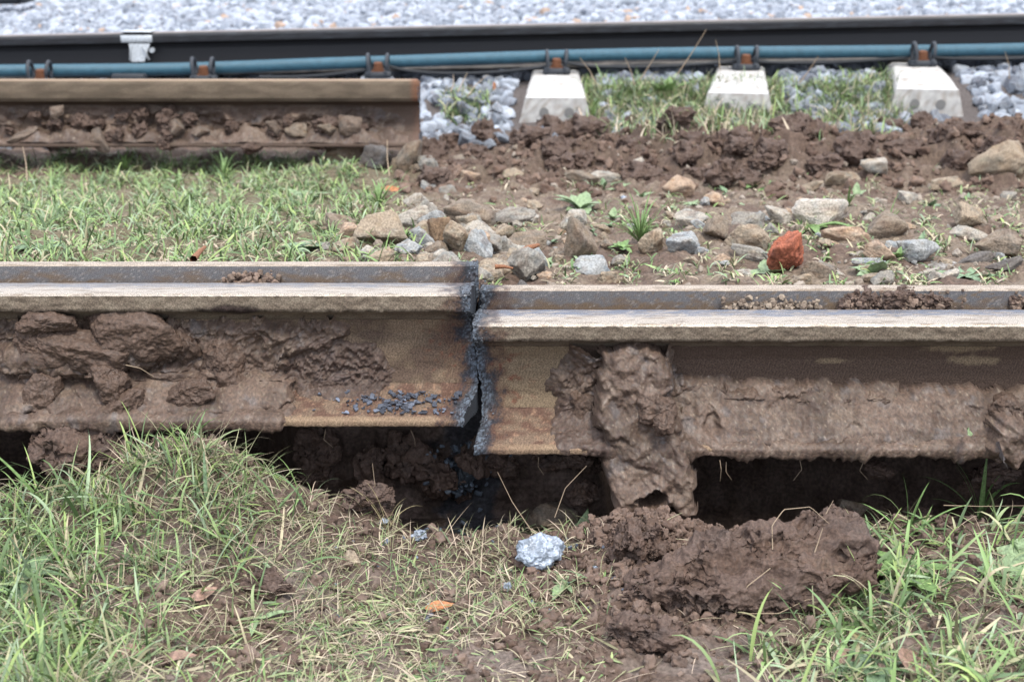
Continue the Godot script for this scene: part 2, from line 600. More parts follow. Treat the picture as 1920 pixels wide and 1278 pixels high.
func mixc(a: Color, b: Color, t: float) -> Color:
	return a.lerp(b, clampf(t, 0, 1))

func near_rail(called: String, label: String, left: bool):
	var t = thing(called, label, "rail")
	var cut: Callable = cut_left if left else cut_right
	var nom := -0.055 if left else -0.047
	var xs := axis([-1.5, [-0.80, 0.04], [nom - 0.05, 0.0028], [nom, 0.0014]]) if left else axis([nom, [nom + 0.05, 0.0014], [0.80, 0.0028], [1.5, 0.04]])
	var dist := func(x, z, y): return absf(x - cut.call(z, y))          # from the torch cut
	var burr := func(x, z, y):
		var d: float = dist.call(x, z, y)
		return 0.0018 * (1.0 - ss(0.004, 0.014, d)) * (0.5 + n_soft.get_noise_3d(x * 160.0, y * 160.0, z * 160.0) * 1.6)
	var scale_ := func(col: Color, x, z, y, far: float):                 # blue-grey scale and rust that the cutting torch left
		var d: float = dist.call(x, z, y)
		var w := n_soft.get_noise_3d(x * 40.0, y * 40.0, z * 40.0)
		var f := n_soft.get_noise_3d(x * 190.0, y * 190.0, z * 190.0)
		var c := mixc(col, Color(0.115, 0.064, 0.047), (1.0 - ss(0.02, far, d + w * 0.03)) * 0.75)
		c = mixc(c, Color(0.038, 0.044, 0.056), (1.0 - ss(0.006, 0.034, d + w * 0.028 + f * 0.016)) * 0.92)
		c = mixc(c, Color(0.15, 0.185, 0.235), (1.0 - ss(0.006, 0.017, d + w * 0.008)) * clampf(0.30 + f * 2.4, 0, 1))
		return c
	var thin := func(x, z, y, s): return burr.call(x, z, y) + 0.00015 * n_soft.get_noise_2d(x * 300.0, s * 30.0)
	# guard lip
	var dusty := func(x, z, y, s):
		var w := n_soft.get_noise_2d(x * 30.0, z * 300.0)
		return scale_.call(mixc(mixc(Color(0.40, 0.335, 0.275), Color(0.50, 0.43, 0.36), 0.5 + w * 1.5), Color(0.24, 0.185, 0.135), ss(0.1, 0.4, n_soft.get_noise_2d(x * 17.0, z * 90.0 + 7.0)) * 0.7), x, z, y, 0.05)
	var lip = obj("guard_lip", sweep(LIP_TOP, 0.003, xs, nom, cut, thin, dusty), M.dusty_steel, t)
	obj("lip_back", sweep(LIP_BACK, 0.02, xs, nom, cut, thin, dusty), M.dusty_steel, lip)
	var groove_tint := func(x, z, y, s):
		var w := n_soft.get_noise_2d(x * 18.0, y * 60.0)
		var g := n_one.get_noise_2d(x * 700.0, y * 900.0)
		var c := mixc(Color(0.20, 0.200, 0.215), Color(0.225, 0.165, 0.12), ss(-0.010, -0.032, y + w * 0.022))
		c = mixc(c, Color(0.45, 0.42, 0.40), ss(0.45, 0.8, g) * 0.7)
		c = mixc(c, Color(0.27, 0.19, 0.12), ss(0.12, 0.42, n_soft.get_noise_2d(x * 60.0, y * 90.0)) * (0.35 if left else 0.7) * ss(0.1, 0.5, x + 0.2 if not left else 0.3))
		return scale_.call(c, x, z, y, 0.06)
	obj("groove", sweep(GROOVE, 0.0022, xs, nom, cut, func(x, z, y, s): return burr.call(x, z, y) + 0.00035 * n_soft.get_noise_2d(x * 260.0, y * 260.0), groove_tint, 1), M.groove_steel, t)
	# head: polished running band, dusty shoulder, crusted face
	var top_tint := func(x, z, y, s):
		var streak := 1.5 * n_soft.get_noise_2d(x * 9.0, z * 260.0) + 0.9 * n_soft.get_noise_2d(x * 60.0, z * 500.0)
		var band := 1.0 - ss(0.076, 0.086, z + streak * 0.010)
		var c := mixc(Color(0.50, 0.44, 0.375), Color(0.19, 0.21, 0.26), band * (0.75 if left else 1.0))
		c = mixc(c, Color(0.55, 0.47, 0.39), ss(0.14, 0.45, n_soft.get_noise_2d(x * 20.0 + 4.0, z * 260.0)) * 0.8)
		c = mixc(c, Color(0.28, 0.22, 0.165), ss(0.12, 0.42, n_soft.get_noise_2d(x * 13.0 + 30.0, z * 120.0) + 0.25 * n_soft.get_noise_2d(x * 120.0, z * 260.0)) * 0.8)
		return scale_.call(c, x, z, y, 0.045)
	var head = obj("head", sweep(HEAD_TOP, 0.0022, xs, nom, cut, func(x, z, y, s): return thin.call(x, z, y, s) + (0.0003 + 0.0010 * ss(0.106, 0.112, z)) * n_soft.get_noise_2d(x * 70.0, z * 90.0), top_tint), M.run_steel, t)
	var crust := func(x, z, y, s):
		return burr.call(x, z, y) + 0.0014 * n_ridge.get_noise_2d(x * 24.0, y * 60.0) * ss(-0.2, 0.3, n_one.get_noise_2d(x * 7.0, 4.0)) + 0.0012 * n_soft.get_noise_2d(x * 70.0, y * 110.0) + 0.00045 * n_cell.get_noise_2d(x * 330.0, y * 330.0)
	var face_tint := func(x, z, y, s):
		var w := n_soft.get_noise_2d(x * 22.0, y * 40.0)
		var c := mixc(Color(0.175, 0.140, 0.108), Color(0.235, 0.193, 0.150), 0.5 + w * 1.6)
		if left: c = mixc(c, Color(0.055, 0.042, 0.036), ss(0.35, 0.8, bump2(x, y, -0.385, -0.042, 0.05, 0.012) + w * 0.5))
		return scale_.call(c, x, z, y, 0.045)
	obj("head_face", sweep(HEAD_FACE, 0.0022, xs, nom, cut, crust, face_tint, 1), M.crusted, head)
	obj("head_underside", sweep(UNDER, 0.006, xs, nom, cut, thin, face_tint), M.crusted, head)
	var web_tint := func(x, z, y, s):
		var w := n_soft.get_noise_2d(x * 12.0, y * 16.0)
		var r := n_soft.get_noise_2d(x * 55.0, y * 55.0)
		var c := mixc(Color(0.205, 0.152, 0.106), Color(0.120, 0.086, 0.065), 0.4 + w * 2.4)
		if not left: c = mixc(Color(0.105, 0.074, 0.058), Color(0.225, 0.17, 0.115), maxf(ss(0.45, 0.75, bump2(x, y, 0.63, -0.064, 0.07, 0.013) + bump2(x, y, 0.655, -0.088, 0.05, 0.008) + bump2(x, y, 0.45, -0.088, 0.035, 0.005) + r * 0.3), 1.0 - ss(0.05, 0.12, x + w * 0.1)))
		c = mixc(c, Color(0.17, 0.075, 0.05), ss(0.18, 0.5, r) * (1.0 - ss(0.02, 0.10, dist.call(x, z, y))) * 1.2)
		return scale_.call(c, x, z, y, 0.055)
	obj("web", sweep(WEB, 0.003, xs, nom, cut, func(x, z, y, s): return burr.call(x, z, y) + 0.0005 * n_soft.get_noise_2d(x * 90.0, y * 90.0) + (0.0011 * n_ridge.get_noise_2d(x * 16.0 + y * 30.0, y * 40.0 - x * 9.0)), web_tint, 1), M.crusted, t)
	var foot_tint := func(x, z, y, s):
		var w := n_soft.get_noise_2d(x * 24.0, z * 40.0)
		var r := n_soft.get_noise_2d(x * 90.0, z * 90.0)
		var c := mixc(Color(0.20, 0.145, 0.105), Color(0.135, 0.080, 0.060), 0.5 + w * 2.2)
		c = mixc(c, Color(0.30, 0.19, 0.13), ss(0.25, 0.5, r))
		if y < -0.185: c = mixc(c, Color(0.30, 0.215, 0.145), 0.7)
		return scale_.call(c, x, z, y, 0.05)
	obj("foot", sweep(FOOT, 0.0034, xs, nom, cut, func(x, z, y, s): return burr.call(x, z, y) + 0.0013 * n_soft.get_noise_2d(x * 60.0, (z - y) * 60.0) + 0.0008 * n_cell.get_noise_2d(x * 170.0, (z - y) * 170.0), foot_tint, 1), M.crusted, t)
	obj("back_side", sweep(BACK, 0.02, xs, nom, cut, thin, web_tint), M.crusted, t)
	# the torch-cut end
	var outline := []
	for part in [LIP_BACK, LIP_TOP, GROOVE, HEAD_TOP, HEAD_FACE, UNDER, WEB, FOOT, BACK]:
		var p := subdivide(part, 0.004)
		p.pop_back()
		outline.append_array(p)
	var tri := Geometry2D.triangulate_polygon(PackedVector2Array(outline))
	var v := PackedVector3Array()
	var n := PackedVector3Array()
	var c := PackedColorArray()
	for q in outline:
		v.append(Vector3(cut.call(q.x, q.y), q.y, q.x))
		n.append(Vector3(1 if left else -1, 0, 0))
		var f := n_soft.get_noise_2d(q.x * 90.0, q.y * 90.0)
		c.append(mixc(Color(0.04, 0.046, 0.056), Color(0.15, 0.175, 0.21), 0.4 + f * 2.0))
	var face = obj("cut_face", arr_mesh(v, n, c, PackedVector2Array(), tri), M.scale, t)
	# beads of slag along the cut edge
	var xf := []
	var cols := []
	for q in outline:
		if q.y < -0.192 or q.x < 0.0: continue
		for k in 4:
			var s := rng.randf_range(0.0003, 0.0011)
			var o := Vector3(cut.call(q.x, q.y) + (-1 if left else 1) * absf(rng.randfn(0, 0.007)), q.y + rng.randfn(0, 0.0012), q.x + rng.randfn(0, 0.0012))
			xf.append(Transform3D(Basis.from_euler(Vector3(rng.randf() * 6, rng.randf() * 6, 0)).scaled(Vector3(s * rng.randf_range(0.8, 1.6), s, s)), o))
			cols.append(mixc(Color(0.04, 0.046, 0.055), Color(0.20, 0.225, 0.26), rng.randf() * rng.randf()))
	tag(multi("slag_beads", M.bead, M.scale_copies, xf, cols, face))
	if not left:
		t.transform = Transform3D(Basis(Vector3.RIGHT, 0.08), Vector3.ZERO)
		var piv := Vector3(0, -0.1, 0.06)
		t.position = piv - t.basis * piv + Vector3(0, -0.036, 0.004)
	mud_crust(t, left)
	return t

# thickness (m) of the mud on the rail's side, from where it shows in the photograph
func dome(u: float, v: float, cu: float, cv: float, ru: float, rv: float) -> float:
	var a := (u - cu) / ru
	var b := (v - cv) / rv
	var q := 1.0 - a * a - b * b
	return sqrt(q) if q > 0.0 else 0.0

func box_mask(u: float, v: float, u0: float, u1: float, v0: float, v1: float, soft: float) -> float:
	return ss(u0 - soft, u0 + soft, u) * (1.0 - ss(u1 - soft, u1 + soft, u)) * ss(v0 - soft, v0 + soft, v) * (1.0 - ss(v1 - soft, v1 + soft, v))

func mud_left(u0: float, v0: float) -> float:
	var wu := n_soft.get_noise_2d(u0 * 0.012, v0 * 0.012) * 26.0 + n_soft.get_noise_2d(u0 * 0.05, v0 * 0.05 + 50.0) * 9.0
	var wv := n_soft.get_noise_2d(u0 * 0.012 + 80.0, v0 * 0.012) * 22.0 + n_soft.get_noise_2d(u0 * 0.05, v0 * 0.05 + 90.0) * 8.0
	var u := u0 + wu
	var v := v0 + wv
	var base := 1.0 - ss(535, 545, u)                         # thick mud ends in a torn step
	base = maxf(base * ss(596, 612, v), (1.0 - ss(625, 655, u)) * ss(600, 612, v) * (1.0 - ss(650, 680, v)))
	var patch := 1.0 if dome(u, v, 640, 692, 105, 62) > 0.25 else 0.0    # rough dark patch
	var t := 0.0
	if base > 0.03:
		t = base * (0.013 + 0.010 * n_soft.get_noise_2d(u * 0.014, v * 0.014) + 0.005 * n_ridge.get_noise_2d(u * 0.02, v * 0.02))
		t += base * 0.010 * ss(690, 770, v)
	t = maxf(t, 0.012 * dome(u, v, 640, 695, 108, 62) * (0.75 + 0.7 * n_ridge.get_noise_2d(u * 0.03, v * 0.03))) if patch > 0 or base < 0.5 else t
	t = maxf(t, 0.052 * dome(u, v, 110, 665, 125, 52))
	t = maxf(t, 0.040 * dome(u, v, 85, 605, 52, 28))
	t = maxf(t, 0.050 * dome(u, v, 250, 632, 84, 58))
	t = maxf(t, 0.058 * dome(u, v, 203, 722, 40, 46))
	t = maxf(t, 0.046 * dome(u, v, 80, 740, 48, 34))
	t = maxf(t, 0.050 * dome(u, v, 215, 770, 62, 40))
	t = maxf(t, 0.030 * dome(u, v, 320, 705, 55, 34))
	t = maxf(t, 0.030 * dome(u, v, 415, 700, 50, 50))
	t = maxf(t, 0.034 * dome(u, v, 345, 745, 45, 26))
	t = maxf(t, 0.030 * dome(u, v, 470, 760, 75, 30))
	t *= 1.0 - 0.8 * dome(u, v, 165, 612, 34, 22)
	return t

func mud_right(u0: float, v0: float) -> float:
	var wu := n_soft.get_noise_2d(u0 * 0.014, v0 * 0.014 + 7.0) * 24.0 + n_soft.get_noise_2d(u0 * 0.06, v0 * 0.06 + 50.0) * 8.0
	var wv := n_soft.get_noise_2d(u0 * 0.010 + 30.0, v0 * 0.012) * 18.0 + n_soft.get_noise_2d(u0 * 0.05, v0 * 0.05 + 90.0) * 8.0
	var u := u0 + wu
	var v := v0 + wv
	var t := 0.0
	var ledge := lerpf(704, 738, clampf((u - 1280) / 500.0, 0, 1))
	var low := ss(ledge - 2, ledge + 6, v) * ss(1235, 1250, u)
	if low > 0.02:
		t = low * (0.016 + 0.004 * n_soft.get_noise_2d(u * 0.016, v * 0.016) + 0.004 * n_ridge.get_noise_2d(u * 0.02, v * 0.03) + 0.006 * ss(ledge, ledge + 18, v) )
		t += 0.008 * dome(u, v, 1395, 735, 75, 34) + 0.006 * dome(u, v, 1560, 742, 70, 26) + 0.006 * dome(u, v, 1660, 745, 50, 20)
		t += 0.005 * ss(800, 815, v) * absf(n_ridge.get_noise_2d(u * 0.05, v * 0.05))
		t -= 0.011 * ss(0.1, 0.35, dome(u, v, 1338, 800, 26, 42))
	var bump_ := dome(u, v, 1180, 740, 150, 150)
	t = maxf(t, 0.024 * minf(1.0, bump_ * 1.5) * (0.8 + 0.5 * n_soft.get_noise_2d(u * 0.02, v * 0.02)) * (1.0 - ss(1248, 1262, u) * (1.0 - ss(700, 720, v))) * ss(1035, 1130, u + (v - 640) * 0.35))
	t = maxf(t, 0.010 * dome(u, v, 1090, 800, 62, 68))
	t = maxf(t, 0.036 * dome(u, v, 1240, 770, 60, 60))
	t = maxf(t, 0.032 * dome(u, v, 1210, 690, 60, 50))
	t = maxf(t, 0.032 * dome(u, v, 1165, 760, 60, 60))
	t = maxf(t, 0.058 * dome(u, v, 1255, 840, 55, 55))
	t = maxf(t, 0.052 * dome(u, v, 1185, 845, 55, 60))
	t = maxf(t, 0.045 * dome(u, v, 1890, 800, 45, 60))
	return t

func mud_color(u: float, v: float, p: Vector3) -> Color:
	var q := n_soft.get_noise_3dv(p * 9.0)
	var w := n_soft.get_noise_3dv(p * 60.0)
	var c := mixc(Color(0.080, 0.051, 0.037), Color(0.142, 0.095, 0.071), 0.5 + q * 2.2)
	c = mixc(c, Color(0.182, 0.130, 0.098), ss(0.10, 0.40, n_soft.get_noise_3dv(p * 16.0 + Vector3(3, 8, 1))) * 0.7)   # drier film
	c = mixc(c, Color(0.075, 0.050, 0.040), clampf(w * 1.6 - 0.15, 0, 0.5))
	c = mixc(c, Color(0.26, 0.21, 0.16), ss(0.62, 0.8, n_one.get_noise_3dv(p * 330.0)) * 0.7)                            # grit
	c = mixc(c, Color(0.15, 0.155, 0.17), ss(0.30, 0.45, n_soft.get_noise_3dv(p * 22.0 + Vector3(9, 0, 0))) * 0.3)
	return c

func mud_crust(t, left: bool):
	var poly := UNDER.slice(1) + WEB.slice(1) + FOOT.slice(1, 6)
	var p := subdivide(poly, 0.0021)
	var n := poly_normals(p, 7)
	var xs := axis([-0.98, [-0.80, 0.01], [-0.075, 0.0023]]) if left else axis([-0.0, [0.80, 0.0023], [0.98, 0.01]])
	var nu := xs.size()
	var nv := p.size()
	var v := PackedVector3Array(); v.resize(nu * nv)
	var c := PackedColorArray(); c.resize(nu * nv)
	var skip := PackedByteArray(); skip.resize(nu * nv)
	for i in nu:
		var x := xs[i]
		for j in nv:
			var b := Vector3(x, p[j].y, p[j].x)
			var scr := proj(b if left else b + Vector3(0, -0.036, 0.004))
			var th := mud_left(scr.x, scr.y) if left else mud_right(scr.x, scr.y)
			var k := i * nv + j
			th *= 1.0 - 0.78 * ss(728, 758, scr.y - (0.0 if left else 55.0))
			if th < 0.0006:
				skip[k] = 1
				th = -0.002
				c[k] = mud_color(0, 0, b)
			else:
				var dark: float = ss(0.2, 0.5, dome(scr.x, scr.y, 640, 692, 115, 70)) if left else ss(0.1, 0.4, dome(scr.x, scr.y, 1090, 800, 66, 70))
				var rug := maxf(dark, ss(-0.15, 0.35, n_one.get_noise_3dv(b * 11.0 + Vector3(0, 2, 0))))
				th += 0.0065 * n_soft.get_noise_3dv(b * 14.0) + rug * (0.0020 * n_cell.get_noise_3dv(b * 34.0) + 0.0020 * n_soft.get_noise_3dv(b * 50.0) + (0.0008 + 0.0016 * dark) * n_ridge.get_noise_3dv(b * 26.0) + (0.0006 + 0.0020 * dark) * n_cell.get_noise_3dv(b * 150.0)) + 0.0008 * n_soft.get_noise_3dv(b * 95.0) - 0.004 * ss(0.5, 0.85, n_ridge.get_noise_3dv(b * 8.0))
				c[k] = mud_color(scr.x, scr.y, b)
				c[k] = mixc(c[k], Color(0.085, 0.055, 0.044), dark * 0.7)
			v[k] = b + Vector3(0, n[j].y, n[j].x) * th
			if j > nv - 5: v[k].y -= 0.011 * maxf(0.0, n_soft.get_noise_2d(x * 26.0, 77.0) + 0.35 * n_one.get_noise_2d(x * 120.0, 7.0)) * (j - nv + 5) / 4.0
	var keep := skip.duplicate()
	for i in range(1, nu - 1):
		for j in range(1, nv - 1):
			var k := i * nv + j
			if skip[k] and not (skip[k - 1] and skip[k + 1] and skip[k - nv] and skip[k + nv]): keep[k] = 0
	skip = keep
	var m := grid(v, nu, nv, c, false, skip)
	var nn: PackedVector3Array = m.surface_get_arrays(0)[Mesh.ARRAY_NORMAL]
	var tot := 0.0
	for i in range(0, nn.size(), 97): tot += nn[i].z
	if tot < 0: m = grid(v, nu, nv, c, true, skip)
	var crust = obj("mud_crust", m, M.mud, t)
	# stones and clods that are plastered over with the mud
	var lumps := [[130, 658, 225, 84, -0.22, 0.112], [85, 606, 118, 56, 0.12, 0.108], [252, 630, 190, 112, 0.05, 0.108], [203, 724, 80, 98, 0.1, 0.128], [78, 738, 80, 86, 0.0, 0.120], [215, 775, 128, 74, 0.25, 0.138], [358, 738, 96, 60, 0.5, 0.122], [416, 690, 92, 104, 0.0, 0.092], [480, 755, 120, 60, 0.1, 0.115], [330, 650, 90, 90, 0.2, 0.085]]
	if not left: lumps = [[1200, 715, 110, 90, 0.1, 0.096], [1232, 775, 80, 80, 0.0, 0.142], [1248, 795, 48, 56, 0.2, 0.160], [1186, 850, 70, 80, 0.0, 0.142], [1110, 765, 80, 90, 0.2, 0.090], [1395, 735, 130, 56, 0.0, 0.075], [1560, 745, 120, 46, 0.0, 0.075], [1885, 780, 80, 90, 0.0, 0.110]]
	for i in lumps.size():
		var q: Array = lumps[i]
		var at := at_z(q[0], q[1], q[5])
		var k := F / depth_of(at)
		var o = obj("mud_lump", clod((500 if left else 600) + i * 3, 5, 0.20, 0.065, 9.0, 0.2, Vector3(q[2], q[3], 70.0) / minf(q[3], 70.0), 1.0), M.mud_lump, crust)
		o.transform = t.transform.affine_inverse() * Transform3D(Basis(Vector3.BACK, q[4]) * Basis.from_scale(Vector3(q[2] * 0.5 / k, q[3] * 0.5 / k, 0.026)), at + Vector3(0, 0, -0.006))

# a slab of mud as a sheet of thickness over (x, y) with rounded edges, hanging in front of z0
func mud_slab(poly_px: Array, z_top: float, z_low: float, thick: float, seed_: float, holes := [], edge := 0.016) -> ArrayMesh:
	var pts := PackedVector2Array()
	var vmin := 1e9
	var vmax := -1e9
	for q in poly_px:
		vmin = minf(vmin, q[1]); vmax = maxf(vmax, q[1])
	for q in poly_px:
		var w := at_z(q[0], q[1], lerpf(z_top, z_low, (q[1] - vmin) / (vmax - vmin)))
		pts.append(Vector2(w.x, w.y))
	var lo := pts[0]
	var hi := pts[0]
	for q in pts:
		lo = lo.min(q); hi = hi.max(q)
	lo -= Vector2(0.012, 0.012); hi += Vector2(0.012, 0.012)
	var step := 0.0022
	var nu := int((hi.x - lo.x) / step) + 1
	var nv := int((hi.y - lo.y) / step) + 1
	var v := PackedVector3Array(); v.resize(nu * nv)
	var c := PackedColorArray(); c.resize(nu * nv)
	var skip := PackedByteArray(); skip.resize(nu * nv)
	for i in nu:
		for j in nv:
			var q := Vector2(lo.x + i * step, lo.y + j * step)
			var z0 := lerpf(z_low, z_top, clampf((q.y - lo.y - 0.012) / (hi.y - lo.y - 0.024), 0, 1))
			var q2 := q + Vector2(n_one.get_noise_2d(q.x * 24.0 + seed_, q.y * 24.0), n_one.get_noise_2d(q.x * 24.0, q.y * 24.0 + seed_)) * 0.010 + Vector2(n_one.get_noise_2d(q.x * 70.0 + seed_, q.y * 70.0), n_one.get_noise_2d(q.x * 70.0, q.y * 70.0 + seed_)) * 0.0035
			var d := 1.0
			for e in pts.size():
				if minf(absf(pts[e].x - q2.x), absf(pts[(e + 1) % pts.size()].x - q2.x)) > 0.12 and (pts[e].x - q2.x) * (pts[(e + 1) % pts.size()].x - q2.x) > 0: continue
				d = minf(d, Geometry2D.get_closest_point_to_segment(q2, pts[e], pts[(e + 1) % pts.size()]).distance_to(q2))
			var k := i * nv + j
			var inside := Geometry2D.is_point_in_polygon(q2, pts)
			if not inside: d = -d
			var p3 := Vector3(q.x, q.y, z0)
			if d < -0.005: skip[k] = 1
			var e2 := clampf(d / edge, 0, 1)
			var th := thick * sqrt(1.0 - (1.0 - e2) * (1.0 - e2))
			th *= 0.85 + 0.5 * n_soft.get_noise_3dv(p3 * 18.0 + Vector3(seed_, 0, 0))
			var rug := ss(-0.25, 0.3, n_one.get_noise_3dv(p3 * 11.0 + Vector3(0, seed_, 0)))
			th += minf(e2, d / 0.012) * (0.0090 * n_soft.get_noise_3dv(p3 * 13.0 + Vector3(seed_, 0, 0)) + rug * (0.0010 * n_cell.get_noise_3dv(p3 * 40.0) + 0.0020 * n_soft.get_noise_3dv(p3 * 48.0) + 0.0007 * n_cell.get_noise_3dv(p3 * 150.0)) + 0.0011 * n_soft.get_noise_3dv(p3 * 90.0) - 0.0045 * ss(0.45, 0.85, n_ridge.get_noise_3dv(p3 * 9.0 + Vector3(seed_, 3, 0))))
			for h in holes:
				var hp := at_z(h[0], h[1], z0)
				var a: float = (q2.x - hp.x) / h[2]
				var b: float = (q2.y - hp.y) / h[3]
				th -= h[4] * ss(1.0, 0.55, sqrt(a * a + b * b))
			if d < 0.0: th = d * 4.0
			v[k] = Vector3(q.x, q.y, z0 - 0.02 + th)
			c[k] = mud_color(0, 0, p3 + Vector3(0, 0, th))
	var m := grid(v, nu, nv, c, false, skip)
	var nn: PackedVector3Array = m.surface_get_arrays(0)[Mesh.ARRAY_NORMAL]
	var tot := 0.0
	for i in range(0, nn.size(), 31): tot += nn[i].z
	if tot < 0: m = grid(v, nu, nv, c, true, skip)
	return m

func far_rail():
	var t = thing("grooved_rail", "short brown cut rail lying behind the grass, caked in stony mud, below the blue conduit", "rail", Vector3(0, 0, -2.206))
	var nom := -0.279
	var cut := func(z, y): return nom + 0.004 * n_one.get_noise_2d(z * 60.0, y * 60.0)
	var xs := axis([-3.2, [-1.75, 0.1], [-0.35, 0.006], [nom, 0.003]])
	var no_disp := func(x, z, y, s): return 0.0004 * n_soft.get_noise_2d(x * 60.0, y * 60.0)
	var tint := func(x, z, y, s):
		var w := n_soft.get_noise_2d(x * 8.0, y * 30.0)
		var d: float = absf(x - nom)
		var c := mixc(Color(0.200, 0.160, 0.120), Color(0.140, 0.110, 0.083), 0.5 + w * 1.4)
		if y > -0.006: c = mixc(c, Color(0.36, 0.27, 0.20), 0.8)
		c = mixc(c, Color(0.22, 0.105, 0.065), (1.0 - ss(0.008, 0.03, d)) * 0.8)
		return c
	var lip := [[-0.022, 0.0], [-0.010, 0.0], [-0.003, -0.003], [0.0, -0.012], [0.001, -0.035], [-0.001, -0.055], [-0.008, -0.065]]
	var under := [[-0.008, -0.065], [-0.045, -0.075], [-0.056, -0.085]]
	var web := [[-0.056, -0.085], [-0.058, -0.14], [-0.050, -0.162]]
	var foot := [[-0.050, -0.162], [0.025, -0.183], [0.029, -0.186], [0.029, -0.196], [-0.10, -0.197]]
	var top := [[-0.112, -0.04], [-0.110, -0.0165], [-0.058, -0.0165], [-0.055, -0.055], [-0.026, -0.055], [-0.022, 0.0]]
	var back := [[-0.10, -0.197], [-0.15, -0.197], [-0.15, -0.187], [-0.080, -0.16], [-0.073, -0.14], [-0.073, -0.08], [-0.112, -0.04]]
	obj("head", sweep(top, 0.006, xs, nom, cut, no_disp, tint), M.crusted, t)
	obj("guard_lip", sweep(lip, 0.004, xs, nom, cut, no_disp, tint, 1), M.crusted, t)
	var wt := func(x, z, y, s): return mixc(tint.call(x, z, y, s), Color(0.125, 0.088, 0.072), 0.8)
	var web_o = obj("web", sweep(web, 0.008, xs, nom, cut, no_disp, wt), M.crusted, t)
	obj("web_shoulder", sweep(under, 0.008, xs, nom, cut, no_disp, wt), M.crusted, web_o)
	obj("foot", sweep(foot, 0.006, xs, nom, cut, func(x, z, y, s): return 0.002 * n_soft.get_noise_2d(x * 30.0, z * 30.0), wt), M.crusted, t)
	obj("back_side", sweep(back, 0.02, xs, nom, cut, no_disp, wt), M.crusted, t)
	var outline := []
	for part in [back, top, lip, under, web, foot]:
		var p := subdivide(part, 0.02)
		p.pop_back()
		outline.append_array(p)
	var v := PackedVector3Array(); var n := PackedVector3Array(); var c := PackedColorArray()
	for q in outline:
		v.append(Vector3(cut.call(q.x, q.y), q.y, q.x)); n.append(Vector3.RIGHT); c.append(Color(0.14, 0.15, 0.18))
	obj("cut_face", arr_mesh(v, n, c, PackedVector2Array(), Geometry2D.triangulate_polygon(PackedVector2Array(outline))), M.scale, t)
	# mud packed between lip and foot, in lumps, down to the foot edge
	var poly := under.slice(1) + web.slice(1) + [[0.020, -0.182], [0.027, -0.187]]
	var p := subdivide(poly, 0.005)
	var pn := poly_normals(p, 6)
	var ms := axis([-1.9, [-0.31, 0.006]])
	var nu := ms.size()
	var nv := p.size()
	v = PackedVector3Array(); v.resize(nu * nv)
	c = PackedColorArray(); c.resize(nu * nv)
	for i in nu:
		for j in nv:
			var b := Vector3(ms[i], p[j].y, p[j].x)
			var s := float(j) / nv
			var th := 0.026 + 0.040 * n_soft.get_noise_3dv(b * 9.0) + 0.022 * n_ridge.get_noise_3dv(b * 8.0) + 0.022 * n_cell.get_noise_3dv(b * 20.0) + 0.006 * n_soft.get_noise_3dv(b * 60.0)
			th *= ss(0.02, 0.25, s) * (1.0 - 0.75 * ss(0.75, 1.0, s))
			th *= ss(0.02, 0.16, absf(ms[i] - nom) + 0.05 * n_one.get_noise_2d(b.y * 20.0, 3.0))
			v[i * nv + j] = b + Vector3(0, pn[j].y, pn[j].x) * (th - 0.002)
			c[i * nv + j] = mud_color(0, 0, b * 0.6)
	var m := grid(v, nu, nv, c)
	var nn: PackedVector3Array = m.surface_get_arrays(0)[Mesh.ARRAY_NORMAL]
	if nn[(nu / 2) * nv + nv / 2].z < 0: m = grid(v, nu, nv, c, true)
	var crust = obj("mud_crust", m, M.mud, t)
	for i in 46:
		var f := rng.randf()
		var w := rng.randf_range(0.012, 0.042)
		var o = obj("mud_lump", clod_shapes[rng.randi() % clod_shapes.size()], M.clod, crust, Vector3(lerpf(-1.72, -0.40, rng.randf()), lerpf(-0.095, -0.195, f), lerpf(-0.035, 0.022, f)))
		o.basis = Basis.from_euler(Vector3(rng.randf() * 6, rng.randf() * 6, 0)) * Basis.from_scale(Vector3(w * 1.2, w * 0.8, w * 0.8))

func slope_y(x: float) -> float:
	return 0.0208 * x

